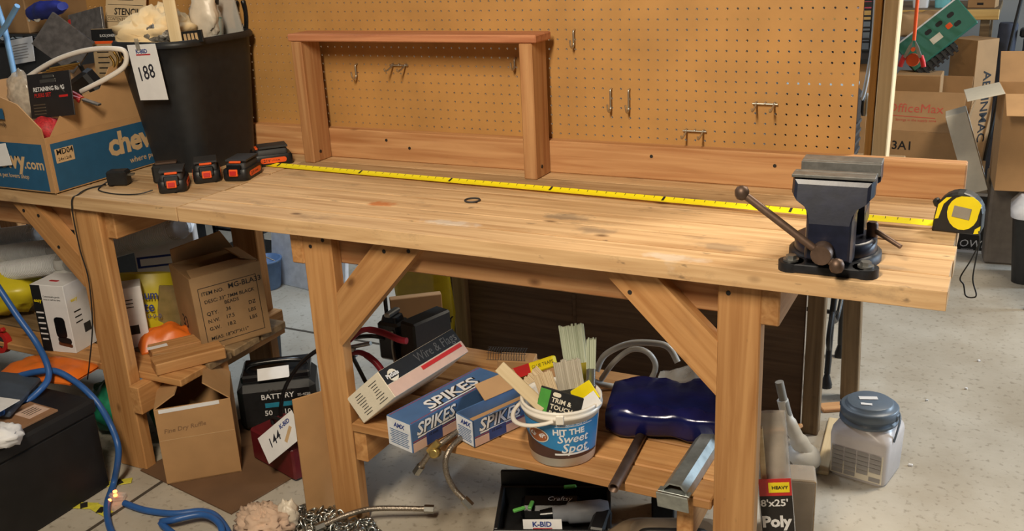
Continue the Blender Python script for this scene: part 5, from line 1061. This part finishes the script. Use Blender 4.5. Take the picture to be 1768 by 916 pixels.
for k, (u, v) in enumerate(((1572, 802), (1690, 622), (1668, 670), (1600, 690))):
    o = MB().box(.012-.002*k, .008, .006, b=.002).build('floor_crumb', WHITE, None, lr(*at(u, v, z=.003), 0, 0, 40*k)); tag(o, ('white paper crumb on the concrete next to the jar', 'tiny pale crumb on the open concrete floor', 'tiny pale crumb on the open concrete floor', 'tiny pale crumb on the open concrete floor')[k], 'crumb', 'crumbs on the floor')
# ================================================================== far right of the workshop
tb = empty('trestle_table', (.30, 3.40, 0), label='long table with pale wooden edge along the far wall', cat='table')
MB().box(1.44, .6, .03, c=(0, 0, .985), b=.003).build('table_top', WOODGREY, tb); board('edge_strip', wood('honey_edge', srgb(206, 160, 88), srgb(230, 190, 120), False), tb, (-.72, -.308, .982), (.72, -.308, .982), .016, .05)
for x in (-.68, .66):
    for y in (-.26, .26): MB().box(.045, .045, .97, c=(x, y, .485), b=.002).build('leg', WOODGREY, tb)
def smallbox(name, x, y, z, sx, sy, sz, m, lab, rz=0, cat='box', b=.004):
    return tag(MB().box(sx, sy, sz, b=b, base=True).build(name, m, None, lr(x, y, z, 0, 0, rz)), lab, cat)
q = at(1693, 12, y=3.3); t, F_, R_, L_, T_ = boxthing('small_carton', (q.x-.06, 3.25, 1.001), -8, .13, .10, .12, 'small printed brown carton on the far table end', CARD); decal('print_patch', .05, .02, KBLUE, t, F_ @ lr(.06, .05)); decal('print_patch', .03, .012, INK, t, F_ @ lr(.06, .02))
PINK = plain('pink_tub', srgb(220, 90, 110), .4); TEAL = plain('teal_tub', srgb(120, 200, 210), .4)
for k, (u, m, lab) in enumerate(((1483, plain('clear_tub', srgb(220, 200, 205), .3), 'clear tub on the far table by the pegboard edge'), (1505, PINK, 'bright pink tub on the far table'), (1540, CRM, 'cream folded cloth stack on the far table'), (1590, WHITE, 'white paper stack on the far table'), (1628, TEAL, 'pale teal tub on the far table'))):
    q = at(u, 12, y=3.3); o = MB().stack([(rrect(.075, .07, .015), 0), (rrect(.085, .08, .018), .05+.015*(k % 3)), (rrect(.08, .075, .018), .06+.015*(k % 3))]).build('storage_tub', m, None, lr(q.x, 3.3, 1.001)); tag(o, lab, 'tub', 'things on the far table')
# office carton
OC = empty('office_carton', (.735, 2.52, 0), (0, 0, math.radians(-2)), 'open brown carton with red printed logo and stencilled number', 'box')
cw, cd, chh = .42, .36, .535
MB().box(cw, .005, chh, c=(0, -cd/2, chh/2), b=.001).box(cw, .005, chh, c=(0, cd/2, chh/2), b=.001).box(.005, cd-.006, chh, c=(-cw/2+.003, 0, chh/2), b=.001).box(.005, cd-.006, chh, c=(cw/2-.003, 0, chh/2), b=.001).box(cw-.01, cd-.01, .005, c=(0, 0, .3), b=.001).build('body', CARD, OC)
f = MB().box(cw-.01, .19, .004, b=.001, c=(0, .095, 0)).build('flap', CARD, OC, lr(0, -cd/2, chh, 62, 0, 0)); 
RI = plain('brick_ink', srgb(196, 84, 62), .7)
text('OfficeMax', .042, RI, f, lr(-.125, .09, .003), bold=.0); MB().box(.24, .004, .0006, b=.0001).build('swoosh', RI, f, lr(-.03, .07, .0026, rz=-2)); text('Savings in the supply zone', .012, RI, f, lr(-.08, .048, .003))
text('3A1', .04, INK, OC, lr(-.085, -cd/2-.003, chh-.085, 90), bold=.02)
MB().box(cw-.01, .20, .004, b=.001, c=(0, .10, 0)).build('flap', CARD, OC, lr(0, cd/2, chh, 80, 0, 0)); MB().box(.004, cd*.9, .12, b=.001, c=(0, 0, .06)).build('flap', CARD, OC, lr(cw/2, 0, chh, 0, 12, 0))
# tall leaning carton
t, F_, R_, L_, T_ = boxthing('tall_carton', (.825, 2.90, .0), -40, .16, .14, .89, 'tall narrow brown carton with black lettering leaning by the table', CARD, tilt=(0, 0)); text('ABTINMAC', .05, INK, t, R_ @ lr(.06, .74, .001, rz=-90), bold=.02)
t, F_, R_, L_, T_ = boxthing('pale_carton', (.99, 2.17, .30), 4, .085, .14, .36, 'pale cream carton leaning on the black and white box', CRM, tilt=(0, -19)); decal('torn_patch', .05, .16, KRAFT, t, R_ @ lr(.08, .17))
t, F_, R_, L_, T_ = boxthing('owl_box', (.955, 2.27, 0), 2, .135, .10, .285, 'black box with white border and pale lettering on the floor', WHITE); decal('black_face', .115, .255, BLACK, t, F_ @ lr(.0675, .1425)); text('OWL', .035, WHITE, t, F_ @ lr(.018, .03, .001), shear=.2); text('creations', .010, WHITE, t, F_ @ lr(.03, .014, .001))
# boxes at the right
rb = empty('open_carton', (1.28, 2.14, .38), (0, 0, math.radians(6)), 'large open brown carton with raised flap above the black bin', 'box')
MB().box(.40, .004, .40, c=(0, -.15, .2), b=.001).box(.40, .004, .40, c=(0, .15, .2), b=.001).box(.004, .296, .40, c=(-.198, 0, .2), b=.001).box(.004, .296, .40, c=(.198, 0, .2), b=.001).box(.39, .29, .004, c=(0, 0, .002), b=.001).build('body', CARD, rb)
MB().box(.40, .15, .004, b=.001, c=(0, .075, 0)).build('flap', CARD, rb, lr(0, -.15, .40, 172, 0, 0) if False else lr(0, -.152, .40, -155, 0, 0)); MB().box(.4, .14, .004, b=.001, c=(0, .07, 0)).build('flap', CARD, rb, lr(0, .152, .40, 60, 0, 0)); MB().box(.14, .28, .004, b=.001, c=(-.07, 0, 0)).build('flap', CRM, rb, lr(-.2, 0, .40, 0, -14, 0))
t, F_, R_, L_, T_ = boxthing('grey_tote', (1.085, 2.14, 0), 6, .34, .28, .375, 'grey-brown plastic tote under the large open carton', plain('tote', srgb(112, 102, 92), .6), 'tote', b=.01)
kb = empty('black_bin', (1.30, 2.0, 0), label='black waste bin lined with a white bag under the open carton', cat='bin')
MB().stack([(rrect(.20, .18, .04), 0), (rrect(.25, .22, .05), .30)]).build('body', BINB, kb); MB().stack([(rrect(.262, .232, .05), .285), (rrect(.27, .24, .05), .32), (rrect(.20, .17, .04), .37)]).build('liner', plain('bag_white', srgb(206, 208, 216), .4, alpha=.95), kb)
o = MB().box(.16, .05, .09, b=.004).build('black_packet', BLACK, None, lr(1.33, 1.90, .40, 10, 0, -5)); tag(o, 'black printed packet on top of the lined bin', 'packet')
o = MB().tube([(1.262, 1.62, 0), (1.285, 1.60, .30), (1.30, 1.58, .46)], .011, 10).build('chair_leg', STEEL); 
lg = empty('metal_stool', (1.42, 1.75, 0), label='metal stool with tubular legs beside the lined black bin', cat='stool'); o.parent = lg; o.matrix_parent_inverse = Matrix.Translation((-1.42, -1.75, 0)); o.name = 'leg'
for x, y in ((.15, -.13), (.15, .13), (-.15, .13)): MB().tube([(x, y, 0), (x*.8, y*.8, .46)], .011, 10).build('leg', STEEL, lg)
MB().lathe([(.15, .46), (.16, .465), (.16, .49), (.14, .50)], 24).build('seat', BLACK, lg)
# green circuit cover, black plastic, crate
GRN = plain('green_plastic_case', srgb(52, 112, 92), .45, var=.08)
a = at(1556, 96, y=1.62); c = at(1668, 8, y=1.72); e = at(1536, 68, y=1.70)
o, w, h = slab('green_machine_cover', GRN, at(1580, 122, y=2.60), at(1690, 38, y=2.64), at(1545, 82, y=2.66), .02, b=.004); tag(o, 'green plastic machine cover with slots lying slanted in the boxes', 'cover')
for x, y in ((-.05, .2), (.12, .2), (.3, .2), (.3, -.15)): decal('slot', w*.1, h*.14, INK, o, lr(w*x, h*y, .0102), r=min(w*.1, h*.14)*.45)
decal('orange_sticker', w*.08, h*.16, ORANGE, o, lr(w*.2, -h*.05, .0103), r=.005); decal('paper_label', w*.16, h*.2, CRM, o, lr(-w*.02, -h*.12, .0103)); MB().box(w, .010, .01, b=.001).build('white_edge', WHITE, o, lr(0, h*.5, .004))
o, w, h = slab('black_grille', BLACK, at(1583, 138, y=2.62), at(1650, 85, y=2.66), at(1572, 108, y=2.65), .05, b=.004); tag(o, 'black ribbed plastic grille under the green cover', 'grille')
for k in range(8): MB().box(w*.06, h*1.3, .012, b=.001).build('rib', BLACK, o, lr(-w*.42+k*w*.12, -h*.1, .03))
folded('tan_padding', CARD, at(1585, 62, y=2.82), .26, .14, .11, 10, 'tan padded bundle lying behind the green machine cover', 'padding', 3)
mc = empty('milk_crate', (.47, 2.42, .85), (0, 0, math.radians(8)), 'black plastic milk crate behind the pale stud', 'crate')
def crate_side(L, H):
    m_ = MB()
    for k in range(9): m_.box(.006, .008, H, c=(-L/2+L*k/8, 0, H/2), b=.001)
    for k in range(6): m_.box(L, .008, .008 if k not in (0, 5) else .022, c=(0, 0, .008+(H-.02)*k/5), b=.001)
    return m_
for rz, x, y in ((0, 0, -.15), (0, 0, .15), (90, -.15, 0), (90, .15, 0)): crate_side(.30, .27).build('side_grid', BLACK, mc, lr(x, y, 0, 0, 0, rz))
MB().box(.3, .3, .01, c=(0, 0, .005), b=.001).build('bottom', BLACK, mc)
smallbox('support_carton', .38, 2.45, 0, .26, .32, .848, CARD, 'tall plain brown carton holding up the milk crate', 8)
sc_ = empty('spring_clamp', at(1576, 95, y=1.25), label='steel spring clamp with red grips hanging on an orange cord', cat='clamp')
for s in (-1, 1):
    MB().prism([(s*.004, .05), (s*.016, .03), (s*.030, -.005), (s*.022, -.01), (s*.008, .02)], .018).build('jaw', STEEL, sc_); MB().tube([(s*.026, 0, -.002), (s*.034, 0, -.022), (s*.038, 0, -.04)], .0085, 8).build('grip', RED, sc_)
MB().lathe([(.007, -.012), (.007, .012)], 10, mx=lr(0, 0, .02, 90)).build('pivot', ORANGE, sc_); MB().lathe([(.021, -.008), (.023, 0), (.021, .008)], 16, mx=lr(0, .012, -.018, 90)).build('orange_pad', ORANGE, sc_); MB().tube([(0, 0, .05), (.002, 0, 1.55)], .006, 8).build('cord', ORANGE, sc_)
tag(MB().tube(spline([at(1516, -60, y=.72), at(1512, 0, y=.72), at(1506, 80, y=.72), at(1494, 150, y=.72), at(1487, 172, y=.72)], 5), .006, 8).build('pale_rod', plain('pale_blue_rod', srgb(190, 202, 214), .35)), 'pale plastic tube hanging beside the varnished board', 'tube')
o = MB().lathe([(.008, 0), (.012, .01), (.012, .05), (.008, .07)], 12).build('metal_nozzle', STEEL, None, Matrix.Translation(at(1492, 200, y=.74)) @ lr(rx=-8)); tag(o, 'grey metal nozzle at the end of the hanging tube', 'nozzle')
bk_ = empty('black_machine', (.58, .76, .76), label='black machine housing with pale blue top behind pegboard edge', cat='machine')
MB().box(.24, .16, .22, c=(0, 0, .11), b=.012).build('housing', BLACK, bk_); MB().box(.22, .14, .012, lr(0, 0, .226, 8), .003).build('top_plate', plain('pale_blue_top', srgb(150, 176, 196), .35), bk_)
for k in range(4): MB().box(.006, .12, .01, c=(.122, 0, .03+.03*k), b=.001).build('vent', DARK, bk_)
# sewing machine base behind, holding the black machine
IRON = plain('cast_iron_black', srgb(22, 23, 26), .4, var=.2)
sm = empty('sewing_machine_stand', (.55, .80, 0), label='black cast iron sewing machine stand behind the bench', cat='stand')
MB().box(.66, .26, .03, c=(-.04, -.06, .745), b=.003).build('table_top', WOODGREY, sm)
for x in (.12, -.42):
    m_ = MB()
    m_.tube(spline([(x, -.02, .732), (x, .03, .55), (x, -.02, .42), (x, -.10, .25), (x, -.13, .05)], 6), .010, 8)
    m_.tube(spline([(x, .02, .732), (x, -.03, .55), (x, .02, .42), (x, .10, .25), (x, .13, .05)], 6), .010, 8)
    m_.tube(spline([(x, -.10, .25), (x, -.03, .20), (x, .03, .20), (x, .10, .25)], 5), .008, 8); m_.tube(spline([(x, -.10, .26), (x, -.15, .18), (x, -.10, .10), (x, -.125, .05)], 5), .008, 8)
    for y in (-.13, .13): m_.lathe([(.018, 0), (.018, .014), (.008, .05)], 10, mx=lr(x, y))
    m_.build('iron_leg', IRON, sm)
MB().tube([(.12, 0, .22), (-.42, 0, .22)], .008, 8).build('tie_rod', IRON, sm); MB().box(.3, .2, .012, c=(-.15, 0, .16), b=.002).build('treadle', IRON, sm)
MB().lathe([(.10, -.006), (.115, -.006), (.115, .006), (.10, .006), (.10, -.006)], 24, cap=(False, False), mx=lr(.05, -.03, .38, 0, 90)).build('wheel', IRON, sm)
# fabric rolls and dark cushion by the wall
for k, (x, y) in enumerate(((1.035, 3.12), (1.17, 3.02))):
    o = MB().lathe([(.04, 0), (.044, .01), (.044, .93), (.04, .94)], 16).build('carpet_roll', plain('slate_roll', srgb(66, 70, 84), .8) if not k else bpy.data.materials['slate_roll'], None, lr(x, y, 0, 0, 2, 0)); tag(o, ('slate grey roll standing at the end of the far table', 'slate grey roll standing beside the wall chair')[k], 'roll', 'fabric rolls')
wc = empty('wall_chair', (1.34, 3.0, 0), label='dark chair with grey padded back against the far wall', cat='chair')
MB().box(.40, .06, .50, c=(0, .15, .62), b=.02).build('backrest', plain('chair_fabric', srgb(72, 76, 86), .85), wc); MB().box(.42, .42, .07, c=(0, -.05, .42), b=.02).build('seat', BLACK, wc); MB().box(.44, .10, .04, c=(0, .14, .89), b=.012).build('top_rail', BLACK, wc)
for x in (-.18, .18):
    for y in (-.22, .14): MB().tube([(x, y, 0), (x*.95, y, .40)], .014, 8).build('leg', BLACK, wc)
tag(MB().tube(spline([(1.10, 2.95, 1.5), (1.12, 2.95, 1.2), (1.09, 2.93, .9), (1.06, 2.9, .6), (1.03, 2.85, .3)], 6), .008, 8).build('wall_cable', BLACK), 'black cable hanging down the far wall', 'cable')
# ================================================================== far left of the workshop
DSH = plain('dark_shelf_metal', srgb(44, 42, 42), .5)
ws = empty('wire_shelving', (-2.75, .75, 0), label='dark wire shelving unit behind the carton bench', cat='shelving')
for x in (-.62, .62):
    for y in (-.22, .22): MB().cyl((x, y, 0), (x, y, 1.9), .013).build('post', DSH, ws)
for z in (.34, .80, 1.16, 1.42):
    m_ = MB(); m_.box(1.24, .44, .004, c=(0, 0, z+.006), b=.001)
    for y in (-.22, .22): m_.tube([(-.62, y, z), (.62, y, z)], .004, 6); m_.tube([(-.62, y, z-.03), (.62, y, z-.03)], .004, 6); m_.tube([(-.62+1.24*k/20, y, z-.03*(k % 2)) for k in range(21)], .0028, 5)
    m_.build('wire_shelf', DSH, ws)
smallbox('dark_tote', -2.75, .72, 1.428, .6, .36, .32, BLACK, 'black tote on the top wire shelf')
smallbox('shelf_carton', -2.95, .70, 1.168, .34, .30, .19, CARD, 'brown carton on the wire shelf below the black tote')
smallbox('shelf_carton', -2.45, .72, 1.168, .30, .28, .20, CARD, 'brown carton on the wire shelf nearer the pegboard')
smallbox('dark_drawer_unit', -2.75, .72, .808, 1.1, .38, .30, DARK, 'dark drawer unit on the middle wire shelf')
smallbox('dark_tote', -2.46, .70, .348, .55, .36, .34, BLACK, 'black tote low on the wire shelving behind the beaded carton')
smallbox('dark_tote', -3.06, .70, .348, .5, .36, .30, DARK, 'charcoal tote low on the wire shelving behind the cup sleeves')
smallbox('dark_tote', -2.75, .70, 0, 1.0, .36, .28, BLACK, 'long black tote on the floor under the wire shelving')
o, w, h = slab('notice_sheet', WHITE, at(22, 112, y=.50), at(66, 104, y=.50), at(6, 72, y=.52), .002); tag(o, 'white typed notice sheet propped on the wire shelving', 'paper')
for k in range(6): MB().box(w*(.62-.08*(k % 2)), h*.035, .0004, b=.0001).build('print_line', PRN, o, lr(0, h*(.25-.11*k), .0012))
PB = plain('tube_blue_light_tint', srgb(120, 160, 196), .35)  # bluish daylight on the tubes is put into their colour
tag(MB().tube([at(-15, -20, y=.3), at(8, 50, y=.3), at(36, 180, y=.3), at(60,300,y=.3)], .012, 8).build('blue_lit_tube', PB), 'upright tube with blue light in its colour leaning by the notice sheet', 'tube'); tag(MB().tube([at(-10, 70, y=.22), at(10, 45, y=.22), at(30, 10, y=.22)], .011, 8).build('blue_lit_tube', PB), 'tube with blue light in its colour crossing the upright one', 'tube')
bundle('blue_tarp', plain('navy_tarp', srgb(34, 40, 110), .5, var=.2), at(58, 42, y=.42), at(112, 30, y=.42), .05, .045, 'dark blue folded tarp behind the grey sheet packs', 'tarp', 5, n=14, k=14)
q = at(50, 36, y=.4); tag(MB().tube(spline([q, q+Vector((.02, 0, .02)), q+Vector((.05, 0, .0)), q+Vector((.07, 0, .012))], 5), .006, 7).build('knotted_rope', CRM), 'cream knotted rope end beside the blue tarp', 'rope')
slabo, w, h = slab('white_board', plain('white_panel', srgb(214, 216, 222), .6), (-1.83, .87, 0), (-1.36, .80, 0), (-1.90, .97, .60), .02); tag(slabo, 'white board leaning at the back beyond the carton bench', 'board')
hr = empty('shelf_rack', (-1.98, 1.02, 0), label='black slatted rack behind the carton bench back leg', cat='rack')
for k in range(5): MB().box(.30, .20, .012, c=(-.12, 0, .1+.11*k), b=.001).build('rack_shelf', BLACK, hr)
for x in (-.26, .02):
    for y in (-.09, .09): MB().box(.02, .02, .6, c=(x, y, .3), b=.001).build('post', BLACK, hr)
tag(MB().tube(spline([(-1.30, .10, .80), (-1.31, .10, .5), (-1.30, .09, .2), (-1.26, .06, .01)], 6), .003, 6).build('extension_cord', ORANGE), 'thin orange cord hanging behind the carton bench', 'cord')
pl_ = empty('blue_pail', (-1.84, .80, 0), label='blue-grey bucket on the floor beyond the carton bench', cat='bucket')
MB().lathe([(.055, 0), (.06, .01), (.075, .13), (.079, .13), (.079, .14), (.07, .14), (.055, .012), (.001, .012)], 24).build('body', plain('bucket_blue', srgb(92, 120, 160), .5), pl_); MB().tube(spline([(-.078, 0, .13), (0, -.05, .18), (.078, 0, .13)], 6), .003, 6).build('bail', STEEL, pl_)
bl_ = empty('cloth_bag', (-1.30, .16, 0), label='dark cloth hanging behind the carton bench leg', cat='cloth'); bl_.name = 'dark_cloth'
MB().stack([(rrect(.10, .06, .02), 0), (rrect(.12, .07, .03), .1), (rrect(.08, .05, .02), .2), (rrect(.04, .03, .01), .3)]).build('fold', DARK, bl_)

smallbox('inner_carton', .72, 2.60, .304, .20, .16, .46, CARD, 'brown carton standing inside the logo carton under the green cover')
